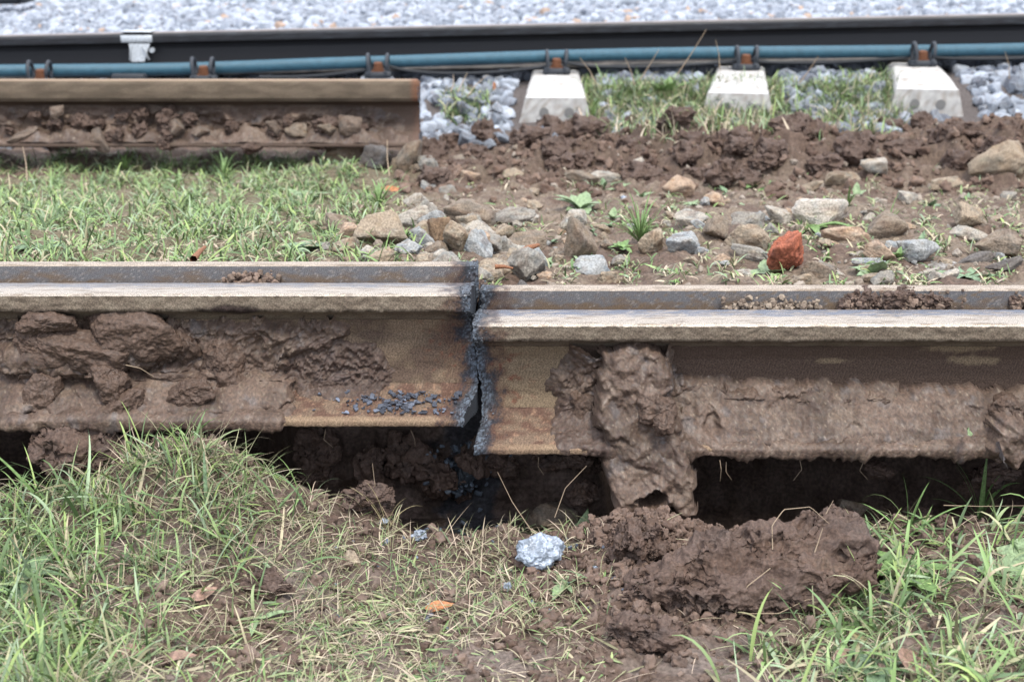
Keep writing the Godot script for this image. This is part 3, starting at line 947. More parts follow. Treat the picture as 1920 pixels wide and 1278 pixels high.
func third_rail():
	var z0 := -3.38
	var top_y := 0.069
	var t = thing("running_rail", "long black flat bottomed rail along the ballast behind the blue conduit", "rail", Vector3(0, top_y, z0))
	t.rotation.z = atan(0.0208)
	var nom := 4.0
	var cut := func(_z, _y): return nom
	var xs := axis([-4.0, [-2.6, 0.2], [2.6, 0.02], [4.0, 0.2]])
	var head := [[-0.036, -0.038], [-0.036, -0.010], [-0.028, -0.001], [0.0, 0.0]]
	var headf := [[0.0, 0.0], [0.026, -0.001], [0.034, -0.006], [0.036, -0.014], [0.036, -0.036], [0.031, -0.040]]
	var web := [[0.031, -0.040], [0.012, -0.046], [0.008, -0.060], [0.008, -0.115], [0.014, -0.128]]
	var foot := [[0.014, -0.128], [0.066, -0.145], [0.070, -0.148], [0.070, -0.159], [-0.070, -0.159]]
	var back := [[-0.070, -0.159], [-0.070, -0.148], [-0.014, -0.128], [-0.008, -0.115], [-0.008, -0.055], [-0.036, -0.038]]
	var flat := func(_x, _z, _y, _s): return 0.0
	var tint := func(x, z, y, s):
		var w := n_soft.get_noise_2d(x * 9.0, y * 160.0)
		var c := mixc(Color(0.012, 0.014, 0.018), Color(0.050, 0.056, 0.070), ss(0.05, 0.45, w) * 0.8)
		if y > -0.003: c = mixc(Color(0.16, 0.125, 0.11), Color(0.27, 0.22, 0.20), 0.5 + w * 1.5)
		return c
	var foot_t := func(x, z, y, s):
		var w := n_soft.get_noise_2d(x * 9.0, z * 60.0)
		return mixc(Color(0.035, 0.034, 0.036), Color(0.12, 0.11, 0.105), 0.4 + w * 1.6)
	obj("head", sweep(headf, 0.003, xs, nom, cut, flat, tint, 1), M.black_steel, t)
	obj("head_back", sweep(head, 0.01, xs, nom, cut, flat, tint), M.black_steel, t)
	obj("web", sweep(web, 0.006, xs, nom, cut, flat, func(x, z, y, s): return Color(0.012, 0.014, 0.018), 1), M.black_steel, t)
	obj("foot", sweep(foot, 0.01, xs, nom, cut, flat, foot_t), M.black_steel, t)
	obj("back_side", sweep(back, 0.02, xs, nom, cut, flat, foot_t), M.black_steel, t)

func conduit_y(x: float) -> float:
	return -0.043 + slope_y(x) + 0.006 * sin(x * 2.3 + 0.5) - 0.010 * ss(-0.6, -1.4, x)

func conduit():
	var v := PackedVector3Array()
	var seg := 18
	var x := -3.2
	var rows := 0
	var dx := 0.0021
	while x < 3.2:
		var ph := fmod(rows, 4.0)
		var r := 0.0235 if ph < 2.0 else 0.0212
		var yc := conduit_y(x)
		var zc := -3.235 + 0.005 * sin(x * 1.7)
		for j in seg + 1:
			var a := TAU * j / seg
			v.append(Vector3(x, yc + r * sin(a), zc + r * cos(a)))
		rows += 1
		x += dx
	var t = thing("cable_conduit", "long blue ribbed plastic conduit lying along the black rail", "conduit")
	var m := grid(v, rows, seg + 1, PackedColorArray(), false, null, true)
	var nn: PackedVector3Array = m.surface_get_arrays(0)[Mesh.ARRAY_NORMAL]
	if nn[200 * (seg + 1)].z < 0: m = grid(v, rows, seg + 1, PackedColorArray(), true, null, true)
	obj("ribbed_pipe", m, M.blue_plastic, t)

const YAW := [-0.03, -0.17, -0.16]
func off_sleeper(x: float, z: float) -> float:
	return minf(minf(absf(x - 0.163 + 0.035 * (z + 3.3)), absf(x - 0.854 + 0.12 * (z + 3.3))), absf(x - 1.497 + 0.12 * (z + 3.3)))

func sleepers_and_clips():
	var spots := [
		[-1.725, "rusty rail clip at the far left end of the black rail foot", ""],
		[-1.128, "rusty rail clip between the silver clamp and the end of the brown cut rail", ""],
		[-0.489, "rusty rail clip just above the cut end of the short brown rail", ""],
		[0.163, "rusty rail clip on the concrete sleeper nearest the cut brown rail", "pale concrete sleeper end nearest the cut brown rail, two dark spots on its face"],
		[0.854, "rusty rail clip on the concrete sleeper in the middle of three", "pale concrete sleeper end in the middle of the three, half hidden by grass"],
		[1.497, "rusty rail clip on the concrete sleeper with the big tan boulder in front", "pale concrete sleeper end with long sloping top, farthest from the cut brown rail"]]
	for k in spots.size():
		var x: float = spots[k][0]
		var y := -0.092 + slope_y(x)
		var base := Vector3(x, y, -3.30)
		# clip: a W of black spring steel over the rail foot, screwed down with a rusty bolt
		var t = thing("rail_clip", spots[k][1], "rail clip", base, "rail clips along the black rail")
		for s in [-1.0, 1.0]:
			var pts := []
			for i in 15:
				var a := PI * 1.25 * i / 14.0 - 0.35
				pts.append(Vector3(s * (0.032 + 0.004 * sin(a)), 0.036 + 0.042 * sin(a), 0.120 + 0.030 * cos(a)))
			obj("spring_loop", tube(pts, 0.0072, 8), M.black_iron, t)
		var mid := []
		for i in 9:
			var a := PI * i / 8.0
			mid.append(Vector3(0.028 * cos(a), 0.012, 0.10 - 0.045 * sin(a)))
		obj("spring_bow", tube(mid, 0.007, 8), M.black_iron, t)
		var head := CylinderMesh.new()
		head.top_radius = 0.017; head.bottom_radius = 0.021; head.height = 0.030; head.radial_segments = 6
		var bolt = obj("bolt_head", head, M.rust, t, Vector3(0, 0.034, 0.112))
		bolt.rotation.x = 0.15
		var washer := CylinderMesh.new()
		washer.top_radius = 0.025; washer.bottom_radius = 0.027; washer.height = 0.007
		obj("washer", washer, M.rust, bolt, Vector3(0, -0.018, 0))
		var pl := bevel_box(Vector3(0.10, 0.022, 0.045), 0.005)
		obj("guide_plate", pl, M.black_iron, t, Vector3(0, 0.006, 0.118))
		if spots[k][2] == "": continue
		var o = thing("concrete_sleeper", spots[k][2], "sleeper", Vector3(x, 0, 0), "concrete sleeper ends under the black rail")
		o.basis = Basis(Vector3.UP, YAW[k - 3])
		o.position = Vector3(x, 0, -3.3) - o.basis * Vector3(0, 0, -3.3)
		# body along z, trapezoid section; the top falls towards the end
		var rows := [[-4.2, y - 0.008, 0.082], [-3.16, y - 0.006, 0.084], [-3.02, y - 0.018, 0.092], [-2.845, y - 0.040, 0.100]]
		var v := PackedVector3Array()
		var poly := []
		for r in rows:
			poly.append([r[0], r[1], r[2]])
		var zz := axis([-4.2, [-3.3, 0.1], [-2.845, 0.02]])
		var ring := 25
		var col := PackedColorArray()
		for z in zz:
			var ty := 0.0
			var hw := 0.0
			for i in rows.size() - 1:
				if z >= rows[i][0] - 1e-5 and z <= rows[i + 1][0] + 1e-5:
					var f: float = (z - rows[i][0]) / (rows[i + 1][0] - rows[i][0])
					ty = lerpf(rows[i][1], rows[i + 1][1], f); hw = lerpf(rows[i][2], rows[i + 1][2], f)
			for j in ring:
				var q := Vector2()
				var b := 0.008
				var low := ty - 0.19
				if j < 8: q = Vector2(lerpf(-hw - 0.048, -hw - 0.004, j / 7.0), lerpf(low, ty - b, j / 7.0))
				elif j < 17: q = Vector2(lerpf(-hw + b, hw - b, (j - 8) / 8.0), ty)
				else: q = Vector2(lerpf(hw + 0.004, hw + 0.048, (j - 17) / 7.0), lerpf(ty - b, low, (j - 17) / 7.0))
				var w := n_soft.get_noise_3d(x * 5 + q.x * 12.0, q.y * 12.0, z * 12.0)
				v.append(Vector3(q.x, q.y, z) + Vector3(0, 1, 0) * 0.0015 * n_soft.get_noise_3d(q.x * 60.0, z * 60.0, x))
				col.append(mixc(mixc(Color(0.36, 0.355, 0.345), Color(0.47, 0.465, 0.455), 0.5 + w * 2.0), Color(0.24, 0.205, 0.175), ss(0.12, 0.4, n_soft.get_noise_3d(q.x * 26.0 + x * 9.0, q.y * 30.0, z * 20.0)) * 0.65))
		obj("body", grid(v, zz.size(), ring, col, true), M.concrete, o)
		# end face, slightly battered outwards, with the two anchor holes of the tendons
		var fv := PackedVector3Array()
		var fc := PackedColorArray()
		var ty2: float = rows[3][1]
		for i in 17:
			for j in 13:
				var f := i / 16.0
				var g := j / 12.0
				var hw2 := lerpf(0.104, 0.148, g)
				fv.append(Vector3(lerpf(-hw2, hw2, f), ty2 - 0.006 - 0.184 * g, -2.845 + 0.010 + 0.022 * g))
				fc.append(mixc(mixc(Color(0.30, 0.30, 0.295), Color(0.42, 0.42, 0.415), 0.5 + n_soft.get_noise_2d(f * 5.0 + x * 7, g * 5.0) * 1.4), Color(0.20, 0.165, 0.14), ss(0.05, 0.35, n_soft.get_noise_2d(f * 7.0 + x * 17, g * 7.0)) * 0.6))
		obj("end_face", grid(fv, 17, 13, fc, false), M.concrete, o)
		obj("edge", grid(PackedVector3Array([Vector3(-0.104, ty2 - 0.006, -2.835), Vector3(-0.092, ty2, -2.845), Vector3(0.104, ty2 - 0.006, -2.835), Vector3(0.092, ty2, -2.845)]), 2, 2, PackedColorArray([Color(0.5, 0.5, 0.5), Color(0.5, 0.5, 0.5), Color(0.5, 0.5, 0.5), Color(0.5, 0.5, 0.5)])), M.concrete, o)
		for s in [-1.0, 1.0]:
			var h := CylinderMesh.new()
			h.top_radius = 0.016; h.bottom_radius = 0.016; h.height = 0.006; h.radial_segments = 20
			var ho = obj("tendon_plug", h, M.plug, o, Vector3(s * 0.043 + 0.004, ty2 - 0.055, -2.829))
			ho.rotation.x = PI / 2 - 0.12

func rail_extras():
	# silver clamp on the black rail
	var p := Vector3(-1.405, 0.069 + slope_y(-1.405), -3.38)
	var t = thing("rail_clamp", "silver metal clamp hooked over the head of the black rail", "clamp", p)
	obj("clamp_plate", bevel_box(Vector3(0.118, 0.027, 0.006), 0.002), M.zinc, t, Vector3(0, -0.022, 0.0395))
	obj("clamp_top", bevel_box(Vector3(0.118, 0.004, 0.075), 0.002), M.zinc, t, Vector3(0, 0.004, 0.004))
	var st := PackedVector3Array([Vector3(-0.030, -0.039, 0.043), Vector3(-0.022, -0.105, 0.050), Vector3(0.050, -0.039, 0.043), Vector3(0.026, -0.105, 0.050)])
	obj("bracket", grid(st, 2, 2, PackedColorArray()), M.zinc, t)
	obj("bracket_flange", bevel_box(Vector3(0.004, 0.058, 0.014), 0.001), M.zinc, t, Vector3(0.034, -0.072, 0.050)).rotation.z = 0.38
	obj("bracket_flange", bevel_box(Vector3(0.004, 0.058, 0.012), 0.001), M.zinc, t, Vector3(-0.024, -0.072, 0.050)).rotation.z = -0.12
	var nut := CylinderMesh.new()
	nut.top_radius = 0.010; nut.bottom_radius = 0.010; nut.height = 0.016; nut.radial_segments = 6
	obj("clamp_bolt", nut, M.zinc, t, Vector3(0.060, -0.062, 0.056)).rotation.x = PI / 2
	# black cable sagging along the foot of the rail
	var pts := []
	var x := -0.93
	while x < 2.4:
		var f := fposmod(x + 0.489, 0.652) / 0.652
		var sag := -0.024 * sin(PI * f) * (1.0 if x < 0.163 else 0.5)
		pts.append(Vector3(x, -0.068 + slope_y(x) + sag + 0.014 * exp(-pow(f * 9.0, 2.0)), -3.212 + 0.01 * sin(x * 3.0)))
		x += 0.02
	tag(obj("black_cable", tube(pts, 0.0065, 8), M.black_rubber), "thin black cable sagging along the foot of the black rail", "cable")
	tag(obj("cable_joint", bevel_box(Vector3(0.128, 0.03, 0.04), 0.006), M.black_rubber, null, Vector3(-1.40, -0.108, -3.18)), "flat black plastic joint box under the blue conduit", "joint box")
	tag(obj("rubber_mat", bevel_box(Vector3(0.20, 0.10, 0.3), 0.02), M.black_rubber, null, Vector3(-3.05, -0.02, -6.75)), "black rubber block lying on the ballast at the top edge of the picture", "rubber block")

# ---------------------------------------------------------------- stones, soil, litter
const LANDMARKS := [[1470, 490, "the red stone"], [1532, 402, "the whitish quartz stone"], [890, 405, "the leaning grey-brown slab"], [1081, 460, "the tall upright stone"], [1112, 509, "the smooth blue cobble"], [712, 458, "the large flat tan stone"], [1880, 300, "the big tan boulder"], [1200, 440, "the long grass tuft"], [1660, 430, "the brown grey block"], [1328, 285, "the cracked pair of clods"], [768, 300, "the upright brown stone"], [1842, 488, "the dark slate slab"], [785, 412, "the patchy pale grey stone"], [1040, 215, "the first sleeper"], [1385, 215, "the middle sleeper"], [1745, 200, "the last sleeper"], [1132, 326, "the thin pale slab"], [880, 870, "the torch cut"], [690, 925, "the rounded clod in the hole"], [1405, 1050, "the big torn clod"], [1838, 940, "the tall grass plant"]]
const TONE_WORDS := {"st_tan": "tan", "st_brown": "brown", "st_pale": "pale", "st_grey": "grey", "st_peach": "pinkish", "st_blue": "blue-grey", "st_rust": "rusty brown", "ba_a": "mid grey", "ba_b": "dark blue-grey", "ba_c": "pale", "ba_d": "darkest grey"}

func beside(u: float, v: float) -> String:      # where a thing lies, told from the nearest thing one can find
	var best := 1e9
	var out := ""
	for q in LANDMARKS:
		var dx: float = u - q[0]
		var dy: float = (v - q[1]) * 1.6
		var d := dx * dx + dy * dy
		if d < best:
			best = d
			var way := "behind" if dy < 0 else "in front of"
			if absf(dx) > absf(dy): way = "left of" if dx < 0 else "right of"
			if sqrt(d) > 130.0: way = "some way " + way if way.ends_with("of") else "well " + way
			out = way + " " + q[2]
	return out

var stone_shapes := []
var clod_shapes := []

func place_stone(q: Array, group := ""):
	# [u, v, width, height, tone, label]
	var foot_v: float = q[1] + q[3] * 0.36
	var p := settle(hit(q[0], foot_v))
	var k := F / depth_of(p)
	var w: float = q[2] / k
	var h: float = q[3] / k
	var m = stone_shapes[rng.randi() % stone_shapes.size()]
	var o = obj("stone", m, M[q[4]])
	o.basis = Basis(Vector3.UP, rng.randf_range(-0.35, 0.35)) * Basis(Vector3.BACK, rng.randf_range(-0.28, 0.28)) * Basis.from_scale(Vector3(w * 0.57, h * 0.62, minf(w, h * 1.5) * 0.5)) * Basis.from_euler(Vector3(rng.randf() * 6, rng.randf() * 6, rng.randf() * 6))
	o.position = p + Vector3(0, h * 0.41, -0.01)
	tag(o, q[5], "stone", group)
	return o

func stones():
	var list := [
		[785, 412, 78, 38, "st_pale", "pale grey stone with whitish patches, beside the grass edge"],
		[890, 405, 84, 50, "st_brown", "long grey-brown slab leaning up to the right in the rubble"],
		[957, 414, 66, 30, "st_grey", "flaky light grey stone right of the leaning slab"],
		[897, 438, 58, 38, "st_pale", "pale mottled stone below the leaning slab"],
		[856, 462, 58, 48, "st_tan", "square tan stone in front of the pale mottled stone"],
		[826, 445, 46, 40, "st_rust", "rusty brown stone just behind the square tan stone"],
		[787, 443, 50, 36, "st_tan", "tan stone between the pale grey stone and the rail end"],
		[945, 440, 42, 32, "st_tan", "small tan stone below the flaky grey stone"],
		[912, 466, 56, 42, "st_grey", "grey wedge stone just behind the end of the left rail"],
		[820, 477, 42, 30, "st_brown", "half buried brown stone against the guard lip of the left rail"],
		[996, 457, 82, 34, "st_brown", "long flat brown stone with an orange bark piece on it"],
		[1081, 460, 52, 68, "st_brown", "tall upright brown stone behind the right rail"],
		[1078, 424, 56, 36, "st_pale", "pale greenish flat stone behind the tall upright stone"],
		[1112, 509, 74, 42, "st_blue", "smooth rounded blue and beige cobble touching the right rail"],
		[985, 508, 62, 56, "st_grey", "blocky grey-tan stone behind the step between the rails"],
		[918, 518, 46, 34, "st_tan", "tan stone in the gap beside the torch-cut rail end"],
		[1220, 461, 44, 42, "st_tan", "five sided tan stone left of the pale blue-grey stone"],
		[1280, 466, 62, 46, "st_blue", "pale blue-grey angular stone below the long grass tuft"],
		[712, 458, 88, 54, "st_tan", "large flat tan stone at the end of the grass behind the left rail"],
		[655, 432, 48, 32, "st_brown", "brownish stone at the grass edge left of the large flat tan stone"],
		[690, 478, 60, 26, "st_pale", "low pale stone right behind the lip of the left rail"],
		[782, 377, 46, 24, "st_pale", "flat pale stone above the pale grey stone with patches"],
		[880, 331, 32, 17, "st_peach", "small peach stone on the bare soil near the cut brown rail"],
		[966, 336, 36, 17, "st_tan", "flat tan chip on the bare soil below the first sleeper"],
		[1092, 345, 58, 22, "st_brown", "thin brown slab tipped on edge, below the paler thin slab"],
		[1132, 326, 58, 19, "st_pale", "thin pale slab lying above the tipped brown slab"],
		[970, 291, 34, 17, "st_tan", "small tan stone at the foot of the soil bank below the first sleeper"],
		[1030, 294, 42, 24, "st_brown", "brown stone stuck in the soil bank right of the small tan stone"],
		[1190, 303, 42, 19, "st_pale", "pale stone on the soil bank below the first grass clump"],
		[1402, 449, 82, 38, "st_tan", "wide tan stone up-left of the red stone"],
		[1345, 434, 46, 36, "st_brown", "brown stone left of the wide tan stone"],
		[1532, 402, 96, 44, "st_white", "large whitish quartz stone behind the green rosette"],
		[1302, 412, 58, 30, "st_pale", "pale sharp stone right of the long grass tuft"],
		[1404, 414, 60, 34, "st_grey", "grey stone above the wide tan stone"],
		[1461, 409, 50, 26, "st_pale", "light flat stone left of the whitish quartz stone"],
		[1660, 430, 82, 40, "st_brown", "brown grey block right of the green rosette"],
		[1590, 442, 72, 30, "st_peach", "pinkish pale stone with an orange stain right of the red stone"],
		[1646, 479, 56, 34, "st_peach", "orange tan stone behind the right rail, right of the red stone"],
		[1715, 464, 58, 46, "st_blue", "blue-grey slab tilted up beside the small grey gravel"],
		[1820, 417, 62, 36, "st_tan", "tan stone with a green leaf before it near the right edge"],
		[1815, 443, 52, 24, "st_pale", "pale stone below the tan stone near the right edge"],
		[1882, 466, 82, 46, "st_brown", "grey-brown block at the right edge over the slates"],
		[1842, 488, 84, 24, "st_slate", "dark slate slab in front of the grey-brown block"],
		[1888, 502, 64, 22, "st_slate", "thin dark slate piece closest to the rail at the right edge"],
		[1880, 300, 82, 62, "st_tan", "big smooth tan boulder in front of the last sleeper"],
		[1642, 312, 46, 34, "st_pale", "pale stone beside a grass sprig on the soil bank"],
		[1580, 342, 62, 26, "st_tan", "tan stone above the whitish quartz stone"],
		[1518, 348, 44, 20, "st_tan", "small tan stone left of the stone above the quartz"],
		[1341, 379, 44, 22, "st_peach", "pale tan stone alone on bare soil above the brown stone"],
		[1276, 356, 50, 34, "st_peach", "pale pinkish stone above the long grass tuft"],
		[1536, 519, 62, 28, "st_brown", "low grey-brown stone right of the foot of the red stone"],
		[1390, 520, 52, 26, "st_pale", "pale low stone left of the foot of the red stone"],
		[1420, 478, 66, 26, "st_grey", "grey flat stone just behind the red stone"],
		[1700, 372, 44, 20, "st_pale", "pale stone among the narrow leaved weeds"],
		[1770, 350, 56, 24, "st_tan", "flat tan stone below the big boulder, to its left"],
		[640, 290, 62, 40, "st_tan", "tan block below the mud near the cut brown rail end"],
		[768, 300, 42, 62, "st_brown", "upright brown stone below the cut brown rail end"],
		[712, 295, 50, 38, "st_dark", "dark grey stone left of the upright brown stone"],
		[802, 312, 34, 28, "st_grey", "grey stone right of the upright brown stone"],
		[872, 295, 44, 32, "st_brown", "brown stone on the soil right of the cut brown rail end"],
		[655, 1060, 32, 28, "st_tan", "small pale tan pebble in the mud below the dug hole"],
		[1040, 925, 86, 60, "st_brown", "dark brown rock in the hole under the right rail"],
		[985, 935, 50, 36, "st_dark", "dark wet stone in the hole left of the dark brown rock"],
		[1600, 945, 60, 30, "st_brown", "grey stone in the hole behind the big clod"],
	]
	for q in list: place_stone(q)
	var red = obj("red_stone", stone(83, 4, 8.0, 0.12, 6, 0.5), M.st_red)
	var p := settle(hit(1470, 520))
	var k := F / depth_of(p)
	red.position = p + Vector3(0, 32.0 / k, 0)
	red.basis = Basis(Vector3.BACK, 0.1) * Basis.from_scale(Vector3(37.0 / k, 42.0 / k, 30.0 / k))
	tag(red, "brick red stone with dark pits standing behind the right rail", "stone")
	# stones embedded in the mud of the far rail
	for q in [[375, 247, 36, 20, "st_muddy", "tan stone set in the mud of the cut brown rail, left of centre"], [555, 243, 44, 30, "st_brown", "largest tan stone set in the mud of the cut brown rail"], [514, 243, 28, 36, "st_muddy", "brown upright stone beside the largest tan stone in the rail mud"], [613, 243, 34, 24, "st_brown", "pale tilted stone in the mud near the end of the cut brown rail"], [655, 238, 46, 40, "st_muddy", "tan lump of stone at the end of the mud on the brown rail"], [330, 240, 30, 32, "st_muddy", "brown stone in the rail mud left of the small tan stone"], [188, 262, 36, 48, "st_muddy", "brown stone under the far left of the cut brown rail"], [40, 258, 70, 22, "st_muddy", "flat tan stone in the grass at the left edge under the brown rail"], [105, 212, 28, 26, "st_muddy", "grey stone in the rail mud at the far left"]]:
		var w := at_z(q[0], q[1], -2.196)
		var kk := F / depth_of(w)
		var o = obj("stone", stone_shapes[rng.randi() % stone_shapes.size()], M[q[4]], null, w)
		o.basis = Basis(Vector3.BACK, rng.randf_range(-0.4, 0.4)) * Basis.from_scale(Vector3(q[2] * 0.5 / kk, q[3] * 0.5 / kk, 0.026))
		tag(o, q[5], "stone")
	# the many smaller stones of the rubble
	var tones := ["st_tan", "st_brown", "st_pale", "st_grey", "st_brown", "st_tan", "st_peach", "st_blue"]
	var made := 0
	while made < 250:
		var u := rng.randf_range(560, 2050)
		var v := 530.0 - 215.0 * pow(rng.randf(), 1.25)
		if u < 760 and v < 420: continue
		if u > 880 and v < 360 and rng.randf() < 0.5: continue
		var near := 0.55 + 0.45 * (v - 300.0) / 230.0
		var w := clampf(rng.randfn(22, 11), 9, 52) * near
		var tone: String = tones[rng.randi() % 8]
		var o = place_stone([u, v, w, w * rng.randf_range(0.45, 0.8), tone, "%s %s rubble stone %s" % ["tiny" if w < 14 else "small" if w < 26 else "middling", TONE_WORDS.get(tone, "brown"), beside(u, v)]], "small rubble stones between the rails")
		o.position.y -= rng.randf_range(0.0, 0.3) * w / 1300.0
		made += 1
	made = 0
	while made < 60:
		var u := clampf(rng.randfn(850, 130), 610, 1140)
		var v := rng.randf_range(402, 524)
		var w := rng.randf_range(26, 58)
		var tone: String = tones[rng.randi() % 8]
		var o = place_stone([u, v, w, w * rng.randf_range(0.5, 0.8), tone, "%s %s stone of the heap, %s" % ["smaller" if w < 38 else "larger", TONE_WORDS.get(tone, "brown"), beside(u, v)]], "stones heaped behind the torch-cut joint")
		o.position.y -= 0.006
		made += 1
	# grit: too small and many to count
	var xf := []
	var cols := []
	for i in 4200:
		var x := rng.randf_range(-1.3, 1.8)
		var z := -rng.randf_range(0.05, 2.2)
		if x < -0.15 - 0.2 * rng.randf() and rng.randf() < 0.85: continue
		if n_soft.get_noise_2d(x * 4.0, z * 4.0) < rng.randf_range(-0.35, 0.25): continue
		var s := 0.002 + 0.007 * pow(rng.randf(), 3.0)
		xf.append(Transform3D(Basis.from_euler(Vector3(rng.randf() * 6, rng.randf() * 6, rng.randf() * 6)) * Basis.from_scale(Vector3(s * 1.3, s * 0.8, s)), Vector3(x, ground_y(x, z) + s * 0.3, z)))
		cols.append(mixc(Color(0.14, 0.11, 0.085), Color(0.27, 0.235, 0.20), rng.randf()))
	for i in 900:          # the grey gravel patch behind the right rail
		var p2 := hit(rng.randfn(1720, 60), rng.randf_range(490, 526))
		var s := rng.randf_range(0.0025, 0.006)
		xf.append(Transform3D(Basis.from_euler(Vector3(rng.randf() * 6, rng.randf() * 6, rng.randf() * 6)) * Basis.from_scale(Vector3(s * 1.2, s * 0.8, s)), p2 + Vector3(0, s * 0.3, 0)))
		cols.append(mixc(Color(0.13, 0.12, 0.11), Color(0.27, 0.26, 0.25), rng.randf()))
	tag(multi("grit", M.pebble, M.stone_copies, xf, cols), "fine tan and grey grit strewn over the soil between the rails", "grit")

func ballast():
	var tones := ["ba_a", "ba_b", "ba_c", "ba_a", "ba_b", "ba_d"]
	var shapes := []
	for i in 6: shapes.append(stone(300 + i, 3, 34.0, 0.03, 7, 0.22))
	var made := 0
	var tries := 0
	while made < 285 and tries < 6000:
		tries += 1
		var x := rng.randf_range(-0.32, 2.0)
		var z := rng.randf_range(-3.14, -2.42)
		var edge: float = -2.62 + 0.10 * n_soft.get_noise_2d(x * 2.0, 5.0) - 0.10 * ss(0.25, 0.4, x)
		if z > edge: 
			if x > 0.15 or z > -2.38: continue
		var in_sleeper := false
		if off_sleeper(x, z) < 0.155 and z < -2.80: in_sleeper = true
		if in_sleeper: continue
		var s := rng.randf_range(0.012, 0.027)
		var tone: String = tones[rng.randi() % 6]
		var o = obj("ballast_stone", shapes[rng.randi() % 6], M[tone], null, Vector3(x, ground_base(x, z) + rng.randf_range(-0.005, 0.022), z))
		o.basis = Basis.from_euler(Vector3(rng.randf() * 6, rng.randf() * 6, rng.randf() * 6)) * Basis.from_scale(Vector3(s * 1.25, s * 0.8, s))
		var seen_at := proj(o.position)
		tag(o, "%s %s ballast stone, %s" % ["small" if s < 0.017 else "middling" if s < 0.022 else "large", TONE_WORDS[tone], beside(seen_at.x, seen_at.y)], "ballast stone", "ballast stones beside the sleepers")
		made += 1
	var xf := []
	var cols := []
	var z := -3.42
	while z > -11.0:
		var s0 := 0.030
		var x := -0.9 + z * 0.55
		while x < 0.9 - z * 0.55:
			for layer in 2:
				var s := s0 * rng.randf_range(0.55, 1.15)
				var px := x + rng.randf_range(-0.03, 0.03)
				var pz := z + rng.randf_range(-0.03, 0.03)
				xf.append(Transform3D(Basis.from_euler(Vector3(rng.randf() * 6, rng.randf() * 6, rng.randf() * 6)) * Basis.from_scale(Vector3(s * 1.3, s * 0.75, s)), Vector3(px, ground_base(px, pz) + rng.randf_range(0.0, 0.022) + layer * 0.014, pz)))
				var c := mixc(Color(0.13, 0.15, 0.185), Color(0.37, 0.405, 0.47), rng.randf())
				if rng.randf() < 0.03: c = Color(0.33, 0.25, 0.20)
				cols.append(c)
			x += 0.052
		z -= 0.052
	# under and between the sleepers, behind the single stones
	for i in 2600:
		var x := rng.randf_range(-2.6, 2.8)
		var zz := rng.randf_range(-3.46, -2.66)
		var s := rng.randf_range(0.016, 0.03)
		if off_sleeper(x, zz) < 0.16: continue
		xf.append(Transform3D(Basis.from_euler(Vector3(rng.randf() * 6, rng.randf() * 6, rng.randf() * 6)) * Basis.from_scale(Vector3(s * 1.3, s * 0.75, s)), Vector3(x, ground_base(x, zz) - 0.004 + rng.randf_range(-0.004, 0.006), zz)))
		cols.append(mixc(Color(0.16, 0.18, 0.215), Color(0.34, 0.375, 0.43), rng.randf()))
	tag(multi("ballast", stone(401, 2, 26.0, 0.03, 7, 0.2), M.stone_copies, xf, cols), "bed of pale blue-grey crushed ballast behind and under the black rail", "ballast")

func place_clod(u: float, v: float, w: float, h: float, mesh, material, label: String, lift := 0.3, called := "mud_clod", category := "clod", z := INF):
	var p := settle(hit(u, v + h * 0.36)) if z == INF else at_z(u, v, z)
	var k := F / depth_of(p)
	var o = obj(called, mesh, material)
	o.position = p + (Vector3(0, h * lift / k, 0) if z == INF else Vector3.ZERO)
	o.basis = Basis(Vector3.UP, rng.randf_range(-0.3, 0.3)) * Basis.from_scale(Vector3(w * 0.5 / k, h * 0.55 / k, minf(w, h * 1.4) * 0.45 / k))
	tag(o, label, category)
	return o

func crumbs(n: int, spot: Callable, smin: float, smax: float, a: Color, b: Color, xf: Array, cols: Array):
	for i in n:
		var p: Vector3 = spot.call()
		var s := smin + (smax - smin) * pow(rng.randf(), 2.5)
		xf.append(Transform3D(Basis.from_euler(Vector3(rng.randf() * 6, rng.randf() * 6, rng.randf() * 6)) * Basis.from_scale(Vector3(s * 1.2, s * 0.85, s)), p + Vector3(0, s * 0.35, 0)))
		cols.append(mixc(a, b, rng.randf()))

